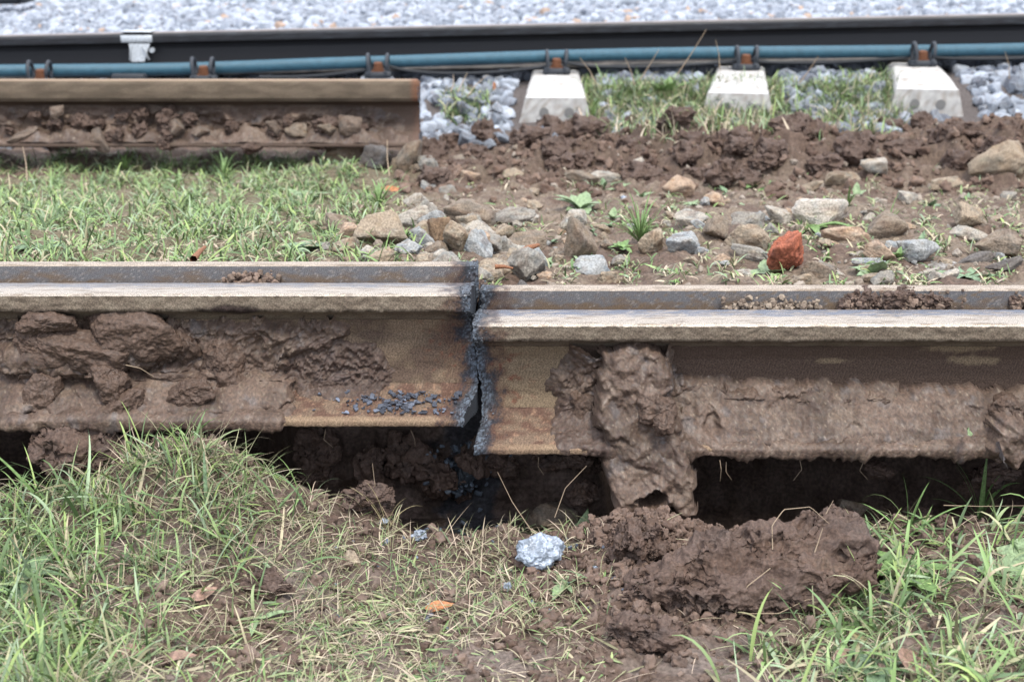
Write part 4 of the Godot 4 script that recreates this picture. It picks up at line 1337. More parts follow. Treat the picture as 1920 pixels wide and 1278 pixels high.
func soil_pieces():
	# the big torn clod in front, right of the step
	var big = place_clod(1405, 1050, 490, 195, clod(911, 6, 0.30, 0.20, 5.5, 0.3, Vector3(2.6, 1.0, 1.4), 0.5), M.clod, "big torn clod of brown mud lying on the grass below the right rail", 0.22)
	big.rotation = Vector3(0.0, 0.12, 0.07)
	place_clod(1195, 1010, 120, 95, clod(912, 5, 0.35, 0.30), M.clod, "crumbly dark soil clod directly under the hanging mud column")
	place_clod(1235, 1085, 150, 90, clod(913, 5, 0.35, 0.30, 5.0, 0.3, Vector3(1.6, 1.0, 1.2), 0.5), M.clod, "crumbly soil clod left of the big torn clod")
	place_clod(1215, 1180, 165, 80, clod(914, 5, 0.35, 0.30, 5.0, 0.3, Vector3(2.0, 1.0, 1.2)), M.clod, "smooth topped soil clod in the mud below the crumbly clods")
	place_clod(1075, 1060, 62, 46, clod(915, 4, 0.35, 0.30), M.clod, "small brown clod right of the shiny slag lump")
	place_clod(690, 925, 105, 60, clod(916, 5, 0.35, 0.30), M.clod, "rounded brown clod in the hole left of the cut")
	place_clod(905, 948, 80, 54, clod(917, 5, 0.35, 0.30), M.clod, "crumbly brown clod in the hole straight below the cut")
	place_clod(505, 1090, 110, 56, clod(918, 5, 0.35, 0.30), M.clod, "dark crumbly clod in the grass below the left rail")
	place_clod(1850, 930, 110, 60, clod(919, 5, 0.35, 0.30), M.clod, "brown clod behind the tall grass plant at the right edge")
	place_clod(1095, 900, 70, 50, clod(920, 4, 0.35, 0.30), M.clod, "dark clod in the hole left of the mud column")
	for q in [[1290, 285, 62, 56, "squarish grey-brown clod, left one of the cracked pair on the soil bank"], [1366, 285, 76, 62, "squarish grey-brown clod, right one of the cracked pair on the soil bank"], [1105, 240, 90, 60, "dark brown clod crowning the soil bank in front of the first sleeper"], [1180, 255, 80, 46, "brown clod right of the clod crowning the bank"], [905, 245, 50, 58, "dark soil clod with weeds beside the pale ballast"], [1480, 250, 90, 40, "brown clod on the bank below the second sleeper"], [1560, 282, 80, 40, "crumbled clod on the bank between the second and third sleepers"], [1700, 262, 90, 36, "dark clod in front of the third sleeper"], [1790, 250, 110, 36, "long brown clod right of the dark clod before the third sleeper"], [1075, 300, 70, 50, "sloping brown clod on the bank under the first sleeper"], [1225, 225, 70, 40, "clod with grass behind it between the first and second sleepers"], [1430, 300, 60, 34, "low brown clod right of the cracked pair"], [600, 262, 60, 42, "muddy clod under the cut brown rail near its end"], [115, 265, 60, 46, "muddy clod under the cut brown rail near the left edge"]]:
		place_clod(q[0], q[1], q[2], q[3], clod_shapes[rng.randi() % clod_shapes.size()], M.clod, q[4])
	for i in 56:
		var u := rng.randf_range(800, 2000)
		var v := 222.0 + 95.0 * pow(rng.randf(), 1.2) + 18.0 * ss(1000, 800, u)
		var w := rng.randf_range(26, 84)
		var o = place_clod(u, v, w, w * rng.randf_range(0.5, 0.9), clod_shapes[rng.randi() % clod_shapes.size()], M.clod, "%s dark soil clod of the torn bank, %s" % ["small" if w < 45 else "middling" if w < 65 else "large", beside(u, v)], 0.2)
		tag(o, "", "", "clods of the torn bank")
	for i in 16:
		var u := rng.randf_range(470, 1130)
		var p2 := at_z(u, rng.randf_range(835, 930), rng.randf_range(-0.09, -0.03))
		var w := rng.randf_range(0.018, 0.05)
		var o = obj("mud_clod", clod_shapes[rng.randi() % clod_shapes.size()], M.clod, null, p2)
		o.basis = Basis.from_euler(Vector3(rng.randf() * 6, rng.randf() * 6, 0)) * Basis.from_scale(Vector3(w, w * 0.7, w))
		tag(o, "brown soil clod stuck in the back of the hole under the cut", "clod", "clods in the back of the hole")
	# mud-coated rock hanging from the foot of the left rail
	place_clod(150, 852, 200, 130, clod(931, 5, 0.35, 0.30), M.clod, "mud covered rock jammed under the foot of the left rail", 0.0, "mud_clod", "clod", 0.155)
	for i in 26:
		var u := rng.randf_range(455, 1120) if i < 16 else rng.randf_range(1330, 1930)
		var w := rng.randf_range(24, 70)
		var o = place_clod(u, rng.randf_range(905, 975), w, w * rng.randf_range(0.5, 0.85), clod_shapes[rng.randi() % clod_shapes.size()], M.clod, "%s soil clod on the pit rim, %s" % ["small" if w < 45 else "large", beside(u, 930)])
		tag(o, "", "", "clods on the rim of the hole")
	# soil lying in the groove
	var heaps := [
		[470, 521, 84, 24, "little dark crumb heap in the groove of the left rail", 0.0],
		[1445, 568, 150, 24, "row of gritty grey crumbs in the groove of the right rail", 0.0],
		[1600, 565, 50, 30, "upright crumb of soil in the groove between the gritty row and the large heap", 0.0],
		[1690, 558, 190, 44, "large brown soil heap in the groove of the right rail", 0.0],
		[1915, 560, 34, 36, "clod of soil in the groove at the right edge", 0.0]]
	for q in heaps:
		var t = thing("soil_heap", q[4], "soil heap", at_z(q[0], q[1] + q[3] * 0.5, 0.036))
		var k := F / depth_of(t.position)
		var n := maxi(4, int(q[2] / 9.0))
		for i in n:
			var f := (i + 0.5) / n - 0.5
			var s: float = q[3] / k * rng.randf_range(0.30, 0.62) * (1.0 - 1.2 * f * f)
			if q[4].begins_with("row"): s *= 0.75
			var o = obj("crumb", clod_shapes[rng.randi() % clod_shapes.size()], M.clod if not q[4].begins_with("row") else M.clod_grey, t, Vector3(f * q[2] / k, s * 0.55 + q[3] / k * rng.randf_range(0.0, 0.25), rng.randf_range(-0.008, 0.008)))
			o.basis = Basis.from_euler(Vector3(rng.randf() * 6, rng.randf() * 6, rng.randf() * 6)) * Basis.from_scale(Vector3(s * 1.1, s * 0.8, s * 0.8))
		var xf := []
		var cols := []
		var base: Vector3 = t.position
		crumbs(int(q[2] * 1.6), func(): return Vector3(clampf(rng.randfn(0, 0.28), -0.6, 0.6) * q[2] / k, absf(rng.randfn(0, 0.35)) * q[3] / k, rng.randf_range(-0.014, 0.014)), 0.0014, 0.0052, Color(0.13, 0.10, 0.08), Color(0.30, 0.25, 0.20) if q[4].begins_with("row") else Color(0.20, 0.145, 0.115), xf, cols)
		multi("fine_crumbs", M.pebble, M.soil_copies, xf, cols, t)
	# loose crumbs on the soil
	var xf := []
	var cols := []
	crumbs(2600, func():
		var x := rng.randf_range(-0.55, 0.65)
		var z := rng.randf_range(0.02, 0.6)
		return Vector3(x, ground_y(x, z), z), 0.0015, 0.009, Color(0.09, 0.062, 0.050), Color(0.18, 0.135, 0.112), xf, cols)
	crumbs(2200, func():
		var x := 0.19 + rng.randfn(0, 0.075)
		var z := 0.30 + rng.randfn(0, 0.085)
		return Vector3(x, ground_y(x, z), z), 0.0015, 0.0085, Color(0.09, 0.062, 0.050), Color(0.17, 0.122, 0.10), xf, cols)
	crumbs(1800, func():
		var x := rng.randf_range(-0.3, 1.9)
		var z := rng.randfn(-2.0, 0.28)
		return Vector3(x, ground_y(x, z), z), 0.004, 0.018, Color(0.09, 0.060, 0.048), Color(0.17, 0.122, 0.098), xf, cols)
	tag(multi("soil_crumbs", clod(950, 2, 0.5, 0.3), M.soil_copies, xf, cols), "loose crumbs of brown soil scattered over the dug ground", "soil")
	# chips of torch scale on the foot and the mud below the cut
	xf = []
	cols = []
	for i in 620:
		var q := Vector2(rng.randfn(750, 60), rng.randf_range(738, 790))
		if q.x > 860 or n_one.get_noise_2d(q.x * 0.03, q.y * 0.06) < rng.randf_range(-0.7, 0.4): continue
		var f := (q.y - 735.0) / 62.0
		var zz := lerpf(0.090, 0.146, f)
		var p := Vector3((q.x - 960) / 1368.0, lerpf(-0.1675, -0.185, f) + 0.001, zz)
		var s := 0.0006 + 0.0030 * pow(rng.randf(), 2.0)
		xf.append(Transform3D(Basis.from_euler(Vector3(rng.randf_range(-0.6, 0.6), rng.randf() * 6, rng.randf_range(-0.6, 0.6))) * Basis.from_scale(Vector3(s * rng.randf_range(0.9, 2.2), s * 0.5, s)), p + Vector3(0, s * 0.3, 0)))
		cols.append(mixc(Color(0.045, 0.05, 0.065), Color(0.20, 0.23, 0.30), rng.randf() * rng.randf()))
	for i in 90:
		var x := rng.randfn(-0.05, 0.13)
		var z := rng.randf_range(0.02, 0.5)
		var s := rng.randf_range(0.0010, 0.0032)
		xf.append(Transform3D(Basis.from_euler(Vector3(rng.randf(), rng.randf() * 6, rng.randf())) * Basis.from_scale(Vector3(s * 1.3, s * 0.6, s)), Vector3(x, ground_y(x, z) + s * 0.5 + 0.002, z)))
		cols.append(mixc(Color(0.05, 0.06, 0.085), Color(0.26, 0.30, 0.38), rng.randf() * rng.randf()))
	for i in 260:
		var p3 := at_z(rng.randfn(872, 34), rng.randf_range(850, 950), 0.0)
		p3 = settle(hit(proj(p3).x, proj(p3).y)) if rng.randf() < 0.5 else p3 + Vector3(0, 0, -0.045)
		var s := rng.randf_range(0.001, 0.0045)
		xf.append(Transform3D(Basis.from_euler(Vector3(rng.randf() * 6, rng.randf() * 6, rng.randf())) * Basis.from_scale(Vector3(s * 1.5, s * 0.6, s)), p3))
		cols.append(mixc(Color(0.045, 0.055, 0.07), Color(0.14, 0.175, 0.22), rng.randf()))
	tag(multi("scale_chips", stone(55, 2, 30.0, 0.10, 5, 0.3), M.scale_copies, xf, cols), "blue-black chips of torch scale on the rail foot and the mud below the cut", "scale chips")
	# slag
	var lump = place_clod(1013, 1042, 98, 56, clod(964, 5, 0.34, 0.004, 3.2, 0.15, Vector3(1.4, 1.0, 1.2), 0.6), M.slag, "shiny blue-grey lump of solidified slag lying in the grass below the cut", 0.55, "slag_lump", "slag")
	lump.rotation.z = 0.12
	for q in [[785, 998, 34, 22, "small blue-grey slag blob in the grass left of the big slag lump"], [805, 992, 22, 16, "tiny silvery slag drop beside the small slag blob"], [806, 1133, 22, 16, "dark round slag drop touching the orange leaf"], [950, 1098, 18, 22, "thin slag splinter in the grass below the big slag lump"], [870, 890, 60, 90, "dark blue slag crust on the soil in the hole below the cut"], [720, 975, 18, 14, "slag bead in the mud at the edge of the hole"], [1115, 1065, 16, 14, "slag bead right of the small brown clod"], [1885, 280, 18, 14, "silvery slag bead beside the big tan boulder"], [710, 276, 14, 10, "silvery slag bead on the dark grey stone"], [1170, 370, 12, 10, "silvery slag bead on bare soil behind the right rail"]]:
		var o = place_clod(q[0], q[1], q[2], q[3], clod_shapes[rng.randi() % 3], M.slag if q[1] != 890 else M.dark_scale, q[4], 0.3, "slag_drop", "slag", -0.055 if q[1] == 890 else INF)
		if q[1] == 890: o.basis = Basis.from_scale(Vector3(0.024, 0.040, 0.020))

# ---------------------------------------------------------------- plants
func blade(bend: float, seg := 7, fold := 0.012, tip_pow := 1.0) -> ArrayMesh:   # unit length, unit width
	var v := PackedVector3Array()
	var p := Vector3.ZERO
	for i in seg + 1:
		var f := float(i) / seg
		var a := bend * f * f
		if i > 0:
			p += Vector3(sin(a), cos(a), 0) / seg
		var w := 0.5 * pow(1.0 - pow(f, 2.2), tip_pow) * (0.6 + 0.4 * minf(1.0, f * 4.0))
		var nrm := Vector3(-cos(a), sin(a), 0)
		v.append(p + Vector3(0, 0, -w) + nrm * w * fold)
		v.append(p)
		v.append(p + Vector3(0, 0, w) + nrm * w * fold)
	return grid(v, seg + 1, 3, PackedColorArray())

func grass_patch(called: String, label: String, count: int, region: Callable, len_: Vector2, width: Vector2, lean: Vector2, pal: Array, variants := [0.5, 1.1, 1.7, 2.3]):
	# region() gives a ground point or null; one MultiMesh for each bend
	var shapes := []
	var xf := []
	var cols := []
	for b in variants:
		xf.append([]); cols.append([])
	for i in count:
		var p = region.call()
		if p == null: continue
		var k := rng.randi() % variants.size()
		var l := rng.randf_range(len_.x, len_.y) * (0.6 + 0.4 * rng.randf())
		var w := rng.randf_range(width.x, width.y)
		var yaw := rng.randf() * TAU
		var b := Basis(Vector3.UP, yaw) * Basis(Vector3.BACK, -rng.randf_range(lean.x, lean.y)) * Basis(Vector3.UP, rng.randf_range(-0.8, 0.8)) * Basis.from_scale(Vector3(l, l, w))
		xf[k].append(Transform3D(b, p + Vector3(0, rng.randf_range(-0.002, 0.003), 0)))
		var c: Color = pal[rng.randi() % pal.size()]
		cols[k].append(c * rng.randf_range(0.75, 1.25))
	var root := Node3D.new()
	root.name = numbered(called)
	add_child(root)
	tag(root, label, "grass", "", "stuff")
	for k in variants.size():
		if xf[k].size(): multi("blades", blade(variants[k]), M.grass, xf[k], cols[k], root)

func px_region(u: Vector2, v: Vector2, keep: Callable) -> Callable:
	return func():
		var q := Vector2(rng.randf_range(u.x, u.y), rng.randf_range(v.x, v.y))
		if rng.randf() > keep.call(q.x, q.y): return null
		var p := hit(q.x, q.y)
		if p.z > -0.05 and p.z < 0.03: return null
		p = settle(p)
		return p

const GREEN := [Color(0.165, 0.255, 0.09), Color(0.215, 0.30, 0.13), Color(0.11, 0.175, 0.075), Color(0.235, 0.315, 0.11), Color(0.23, 0.30, 0.19), Color(0.085, 0.135, 0.055)]
const MIXED := [Color(0.17, 0.26, 0.10), Color(0.24, 0.30, 0.15), Color(0.30, 0.30, 0.18), Color(0.35, 0.31, 0.21), Color(0.12, 0.18, 0.09), Color(0.20, 0.19, 0.11)]
const DRY := [Color(0.38, 0.32, 0.24), Color(0.45, 0.39, 0.30), Color(0.31, 0.27, 0.19), Color(0.28, 0.28, 0.17), Color(0.40, 0.32, 0.25)]

func grasses():
	var nz := func(u, v, f): return n_soft.get_noise_2d(u * f, v * f)
	# between the rails, left: short turf that thins towards the near rail
	var turf := func(u, v):
		var edge: float = 640.0 + (v - 300.0) * 0.45 + 120.0 * nz.call(u, v, 0.012)
		var d := 1.0 - ss(edge - 80, edge + 90, u)
		d *= ss(290, 312, v + 14 * nz.call(u, v, 0.03)) * (1.0 - 0.72 * ss(400, 450, v + 70 * nz.call(u, v, 0.01)))
		if u < 90: d *= ss(280, 330, v + u * 0.2)
		return d * (0.6 + 1.5 * nz.call(u, v, 0.016))
	grass_patch("grass", "short green turf between the left rails", 40000, px_region(Vector2(-240, 900), Vector2(282, 515), turf), Vector2(0.018, 0.072), Vector2(0.0022, 0.0048), Vector2(0.2, 1.2), GREEN + GREEN + GREEN + MIXED)
	grass_patch("dry_grass", "dry beige thatch lying in the turf between the left rails", 16000, px_region(Vector2(-240, 900), Vector2(290, 515), func(u, v): return clampf(turf.call(u, v) * 0.6 + 0.30 * (1.0 - ss(640, 760, u)) + 0.3 * ss(400, 440, v) * (1.0 - ss(640, 760, u)), 0, 1)), Vector2(0.014, 0.045), Vector2(0.0016, 0.0034), Vector2(0.9, 1.6), DRY + MIXED)
	# thin growth among the rubble
	grass_patch("grass", "sparse small green sprigs among the rubble stones", 21000, px_region(Vector2(640, 2050), Vector2(318, 555), func(u, v): return clampf((nz.call(u, v, 0.010) * 2.4 + 0.06) * ss(318, 350, v), 0, 0.9)), Vector2(0.010, 0.042), Vector2(0.002, 0.0055), Vector2(0.4, 1.5), GREEN + MIXED + DRY)
	# clumps by the sleepers
	grass_patch("grass", "weedy grass growing on the soil bank before the sleepers", 15000, px_region(Vector2(1080, 1720), Vector2(165, 240), func(u, v): return clampf(1.3 * bump2(u, v, 1240, 195, 140, 30) + 0.6 * bump2(u, v, 1390, 200, 80, 25) + 0.9 * bump2(u, v, 1580, 200, 65, 28) + 0.5 * bump2(u, v, 1650, 195, 60, 30), 0, 1)), Vector2(0.035, 0.11), Vector2(0.003, 0.0065), Vector2(0.1, 1.1), GREEN + MIXED)
	grass_patch("grass", "tall grass clump hiding the lower part of the sleeper ends", 5200, px_region(Vector2(1090, 1700), Vector2(205, 262), func(u, v): return clampf(1.4 * bump2(u, v, 1240, 235, 110, 22) + bump2(u, v, 1395, 232, 70, 18) + 1.0 * bump2(u, v, 1600, 228, 70, 20), 0, 1)), Vector2(0.05, 0.13), Vector2(0.003, 0.0065), Vector2(0.0, 0.8), GREEN + MIXED + DRY)
	grass_patch("grass", "few grass sprigs growing at the pale ballast beside the cut rail end", 500, px_region(Vector2(830, 920), Vector2(205, 240), func(u, v): return 0.8), Vector2(0.04, 0.10), Vector2(0.003, 0.008), Vector2(0.1, 0.9), GREEN + MIXED)
	# foreground left: long grass on the mound and down to the picture's edge
	var front_left := func(u, v):
		var edge: float = 560.0 - 0.25 * (v - 900.0) + 90.0 * nz.call(u, v, 0.010)
		var d := 1.0 - ss(edge - 110, edge + 60, u)
		d *= ss(790, 850, v - 75.0 * (1.0 - ss(200, 270, u)))
		d *= 1.0 - 0.85 * bump2(u, v, 120, 1145, 130, 45) - 0.6 * bump2(u, v, 330, 1130, 120, 35)
		d *= 1.0 - 0.85 * ss(190, 330, u + 60 * nz.call(u, v, 0.02)) * ss(1055, 1110, v)
		d *= 1.0 - 0.45 * bump2(u, v, 420, 930, 170, 120)
		return clampf(d * (0.46 + 1.9 * nz.call(u, v, 0.011) + 0.35 * (1.0 - ss(60, 300, u))) , 0, 1)
	grass_patch("grass", "long fresh green grass in the left foreground", 9500, px_region(Vector2(-260, 640), Vector2(800, 1330), front_left), Vector2(0.025, 0.100), Vector2(0.0014, 0.0046), Vector2(0.15, 1.45), GREEN + GREEN + MIXED, [0.35, 0.8, 1.4, 2.0])
	grass_patch("dry_grass", "pale dry stalks tangled in the left foreground grass", 13000, px_region(Vector2(-240, 660), Vector2(800, 1330), func(u, v): return clampf(front_left.call(u, v) * 0.55 + 0.75 * bump2(u, v, 420, 920, 160, 110) + 0.16 * ss(1040, 1100, v), 0, 1)), Vector2(0.03, 0.085), Vector2(0.0007, 0.0017), Vector2(0.4, 1.55), DRY + MIXED, [0.3, 0.9, 1.6])
	grass_patch("grass", "broad fresh blades standing out of the grass at the lower left", 200, px_region(Vector2(-150, 320), Vector2(960, 1330), func(u, v): return 0.9 * (1.0 - ss(140, 280, u))), Vector2(0.07, 0.14), Vector2(0.0035, 0.0062), Vector2(0.1, 1.0), GREEN, [0.3, 0.8, 1.4])
	grass_patch("dry_grass", "long single straws lying over the foreground", 420, px_region(Vector2(-150, 1990), Vector2(930, 1330), func(u, v): return 0.9), Vector2(0.05, 0.12), Vector2(0.0009, 0.0016), Vector2(1.1, 1.58), DRY, [0.2, 0.6, 1.0])
	# foreground middle: trampled, mown-looking pieces
	var front_mid := func(u, v):
		var d := ss(480, 620, u) * (1.0 - ss(1060, 1150, u)) * ss(945, 990, v) * (1.0 - 0.8 * ss(1170, 1215, v + 40 * nz.call(u, v, 0.012)) * ss(780, 860, u))
		d *= 1.0 - 0.8 * bump2(u, v, 680, 1085, 70, 30)
		d *= 1.0 - ss(0.4, 0.7, bump2(u, v, 1013, 1058, 75, 50))
		return clampf(d * (0.7 + 1.2 * nz.call(u, v, 0.016)), 0, 1)
	grass_patch("dry_grass", "trampled dry grass in the middle foreground", 9000, px_region(Vector2(440, 1180), Vector2(930, 1310), front_mid), Vector2(0.016, 0.055), Vector2(0.0007, 0.0019), Vector2(0.7, 1.55), DRY + MIXED, [0.3, 0.9, 1.6])
	grass_patch("grass", "thin upright green blades in the middle foreground", 1000, px_region(Vector2(520, 1150), Vector2(935, 1180), front_mid), Vector2(0.025, 0.06), Vector2(0.0008, 0.0017), Vector2(0.0, 1.1), MIXED + DRY, [0.5, 1.2, 1.9])
	grass_patch("grass_clippings", "flat pale green clippings strewn over the muddy foreground", 5200, px_region(Vector2(-200, 1200), Vector2(1060, 1330), func(u, v): return clampf(0.55 + 1.4 * nz.call(u, v, 0.012), 0, 1) * (1.0 - 0.75 * ss(780, 900, u))), Vector2(0.014, 0.048), Vector2(0.0018, 0.0040), Vector2(1.35, 1.6), MIXED + [Color(0.32, 0.38, 0.18)], [0.1, 0.4])
	# foreground right
	var front_right := func(u, v):
		var d := ss(1480, 1680, u + (v - 1000.0) * 0.6 + 60 * nz.call(u, v, 0.012)) * ss(925, 965, v)
		d *= 1.0 - 0.5 * bump2(u, v, 1800, 1185, 140, 30)
		return clampf(d * (0.45 + 1.7 * nz.call(u, v, 0.012)), 0, 1)
	grass_patch("grass", "broad bladed green grass in the right foreground", 4200, px_region(Vector2(1290, 2160), Vector2(930, 1330), front_right), Vector2(0.03, 0.11), Vector2(0.0018, 0.0060), Vector2(0.2, 1.3), GREEN + MIXED, [0.4, 1.0, 1.6, 2.1])
	grass_patch("dry_grass", "dry stalks under the right foreground grass", 6000, px_region(Vector2(1250, 2160), Vector2(940, 1330), front_right), Vector2(0.025, 0.08), Vector2(0.0007, 0.0017), Vector2(0.9, 1.58), DRY + MIXED, [0.3, 0.9, 1.6])

func plant(called: String, label: String, category: String, u: float, v: float, blades: Array, material):
	# blades: [yaw, lean, length, width, bend]
	var p := settle(hit(u, v))
	var t = thing(called, label, category, p)
	for q in blades:
		var o = obj("leaf", leaf_shape(q[4]), material, t)
		o.basis = Basis(Vector3.UP, q[0]) * Basis(Vector3.BACK, -q[1]) * Basis.from_scale(Vector3(q[2], q[2], q[3]))
	return t

var leaf_cache := {}
func leaf_shape(bend: float):
	var key := snappedf(bend, 0.3)
	if not leaf_cache.has(key): leaf_cache[key] = blade(key, 10, 0.02, 0.8)
	return leaf_cache[key]

func broad_leaf(lobes: float, curl: float, wide: float) -> ArrayMesh:
	var v := PackedVector3Array()
	var seg := 12
	var p := Vector3.ZERO
	for i in seg + 1:
		var f := float(i) / seg
		var a := curl * f
		if i > 0: p += Vector3(cos(a), -sin(a) , 0) / seg
		var w := wide * 0.5 * sin(PI * pow(clampf(f * 0.97 + 0.02, 0, 1), 0.75)) * (1.0 + lobes * sin(f * 19.0))
		for j in 5:
			var g := (j - 2) / 2.0
			v.append(p + Vector3(0, 0.10 * wide * absf(g) + 0.02 * sin(f * 9.0 + g * 3.0), w * g))
	return grid(v, seg + 1, 5, PackedColorArray(), true)

func rosette(u: float, v: float, size: float, count: int, label: String, material, lobes := 0.0, wide := 0.3, lift := 0.35):
	var p := settle(hit(u, v))
	var t = thing("weed_plant", label, "weed", p)
	var k := F / depth_of(p)
	for i in count:
		var o = obj("leaf", broad_leaf(lobes, rng.randf_range(0.2, 0.9), wide * rng.randf_range(0.75, 1.25)), material, t)
		var l := size / k * rng.randf_range(0.65, 1.1)
		o.basis = Basis(Vector3.UP, TAU * (i + rng.randf_range(-0.3, 0.3)) / count) * Basis(Vector3.BACK, rng.randf_range(0.3, 1.5) * lift) * Basis.from_scale(Vector3(l, l, l))

func fallen_leaf(u: float, v: float, w: float, label: String, material, wide := 0.45, yaw := 0.0, tilt := 0.25, curl := 0.4, z := INF, called := "fallen_leaf"):
	var p := hit(u, v) if z == INF else at_z(u, v, z)
	var k := F / depth_of(p)
	if z == INF: p.y = ground_y(p.x, p.z) + 0.010
	var o = obj(called, broad_leaf(0.0, curl, wide), material)
	var l := w / k
	o.basis = Basis(Vector3.UP, yaw) * Basis(Vector3.BACK, 0.12) * Basis(Vector3.RIGHT, tilt) * Basis.from_scale(Vector3(l, l, l))
	o.position = p - o.basis.x * 0.5
	tag(o, label, "leaf")

func stem(label: String, pts_px: Array, r: float, material, called := "dry_stem"):
	# each point: u, v, z
	var raw := []
	for q in pts_px: raw.append(at_z(q[0], q[1], q[2]))
	var cv := Curve3D.new()
	for i in raw.size():
		var tan_ : Vector3 = (raw[mini(i + 1, raw.size() - 1)] - raw[maxi(i - 1, 0)]) / 6.0
		cv.add_point(raw[i], -tan_, tan_)
	var pts := []
	for i in 25: pts.append(cv.sample_baked(cv.get_baked_length() * i / 24.0))
	tag(obj(called, tube(pts, r, 6, 0.45), material), label, "stem")

func plants():
	# tall grass plant at the right edge
	var p = plant("grass_plant", "tall broad bladed grass plant rising before the hole at the right edge", "grass plant", 1838, 975, [[3.0, 0.25, 0.115, 0.008, 0.6], [1.2, -0.02, 0.11, 0.008, 0.3], [0.2, 0.30, 0.095, 0.009, 1.5], [2.9, 0.65, 0.12, 0.006, 0.9], [0.1, 0.10, 0.08, 0.008, 0.6], [3.3, 0.9, 0.10, 0.005, 0.6], [5.6, 0.7, 0.09, 0.007, 1.2], [4.3, 0.6, 0.08, 0.007, 1.5], [3.1, 0.35, 0.10, 0.007, 0.3]], M.green_leaf)
	plant("grass_plant", "forked grass shoot standing before the hole behind the big clod", "grass plant", 1700, 1010, [[3.0, 0.02, 0.095, 0.005, 0.3], [0.3, 0.22, 0.085, 0.006, 0.3], [2.7, 0.8, 0.08, 0.006, 0.6], [0.1, 0.85, 0.10, 0.005, 0.6], [5.4, 0.5, 0.05, 0.004, 1.2]], M.green_leaf)
	plant("grass_plant", "broad grass blade leaning out of the hole at the left edge", "grass plant", 95, 965, [[3.05, 0.6, 0.13, 0.008, 0.3], [2.9, 0.35, 0.07, 0.004, 0.9], [0.2, 0.5, 0.06, 0.004, 0.9]], M.green_leaf)
	plant("grass_plant", "upright green grass shoot on top of the mound below the left rail", "grass plant", 335, 850, [[2.9, 0.15, 0.05, 0.0035, 0.3], [0.2, 0.35, 0.075, 0.0035, 0.3], [0.0, 0.6, 0.08, 0.003, 0.6], [3.0, 0.6, 0.045, 0.004, 0.9], [1.0, 0.1, 0.04, 0.003, 0.3]], M.green_leaf)
	plant("grass_plant", "wide blue-green blade standing on the slope of the mound", "grass plant", 388, 960, [[1.7, 0.08, 0.075, 0.0055, 0.3], [0.4, 0.5, 0.06, 0.004, 0.6], [2.6, 0.5, 0.05, 0.004, 0.9]], M.blue_leaf)
	plant("grass_plant", "dry bent grass shoot at the edge of the hole left of the clods", "grass plant", 725, 1000, [[3.0, 0.15, 0.085, 0.002, 0.6], [2.8, 0.45, 0.09, 0.002, 0.9], [0.2, 0.2, 0.06, 0.002, 0.9], [3.3, 0.3, 0.075, 0.0022, 0.6], [0.5, 0.6, 0.07, 0.0018, 1.5]], M.dry_leaf)
	# long tuft behind the right rail
	var tuft := []
	for i in 60: tuft.append([rng.randf() * TAU, rng.randf_range(0.1, 0.9), rng.randf_range(0.05, 0.12), rng.randf_range(0.0022, 0.0040), rng.randf_range(0.3, 1.8)])
	plant("grass_tuft", "long grass tuft with pale stalks among the stones behind the right rail", "grass tuft", 1200, 455, tuft, M.green_leaf)
	for q in [[1665, 420, "narrow leaved grass tuft left of the brown grey block", 16, 0.07], [1590, 390, "narrow leaved weed tuft above the whitish quartz stone's right end", 14, 0.06], [420, 335, "taller grass tuft in the turf under the cut brown rail", 26, 0.09], [235, 330, "tall grass tuft at the left of the turf", 22, 0.09], [30, 262, "grass tuft growing against the mud at the left end of the brown rail", 18, 0.10], [710, 390, "grass tuft at the right end of the turf", 30, 0.08], [760, 470, "green sprig tuft between the stones behind the left rail", 18, 0.05], [1290, 300, "leafy sprig on the cracked clods", 8, 0.05], [1640, 280, "single green sprig on the bank before the third sleeper", 5, 0.09]]:
		var bl := []
		for i in q[3]: bl.append([rng.randf() * TAU, rng.randf_range(0.1, 1.0), q[4] * rng.randf_range(0.6, 1.2), rng.randf_range(0.003, 0.006), rng.randf_range(0.3, 1.5)])
		plant("grass_tuft", q[2], "grass tuft", q[0], q[1], bl, M.green_leaf)
	# broad leaved weeds
	rosette(1520, 428, 86, 9, "green rosette weed spreading before the whitish quartz stone", M.green_leaf, 0.0, 0.28)
	rosette(1812, 518, 86, 9, "grey-green rosette weed behind the right rail near the right edge", M.blue_leaf, 0.0, 0.22)
	for i in 34:
		var u := rng.randf_range(980, 1960)
		var v := rng.randf_range(330, 535)
		rosette(u, v, rng.randf_range(16, 34), rng.randi_range(4, 8), "small leafy weed between the stones, " + beside(u, v), [M.green_leaf, M.pale_leaf, M.blue_leaf][rng.randi() % 3], 0.1, rng.randf_range(0.3, 0.55), rng.randf_range(0.4, 0.9))
		get_child(get_child_count() - 1).set_meta("group", "small weeds among the rubble")
	rosette(1090, 395, 61, 9, "leafy weed with pale curled leaves above the tall upright stone", M.pale_leaf, 0.15, 0.5, 0.6)
	rosette(1420, 352, 64, 9, "bright leafy weed on the soil above the wide tan stone", M.green_leaf, 0.1, 0.45)
	rosette(1490, 350, 56, 7, "pale leafy weed right of the bright leafy weed", M.pale_leaf, 0.1, 0.45)
	rosette(1640, 520, 61, 5, "broad leaved seedling right of the red stone at the rail", M.pale_leaf, 0.0, 0.6, 0.7)
	rosette(1440, 522, 50, 5, "small pale leaves at the foot of the red stone", M.pale_leaf, 0.1, 0.6, 0.6)
	rosette(1030, 495, 47, 6, "small clover like weed behind the step of the rails", M.pale_leaf, 0.1, 0.6, 0.6)
	rosette(570, 375, 61, 8, "dandelion like rosette in the right part of the turf", M.pale_leaf, 0.2, 0.3, 0.3)
	rosette(575, 470, 61, 6, "plantain like rosette at the rail in the turf", M.blue_leaf, 0.0, 0.7, 0.3)
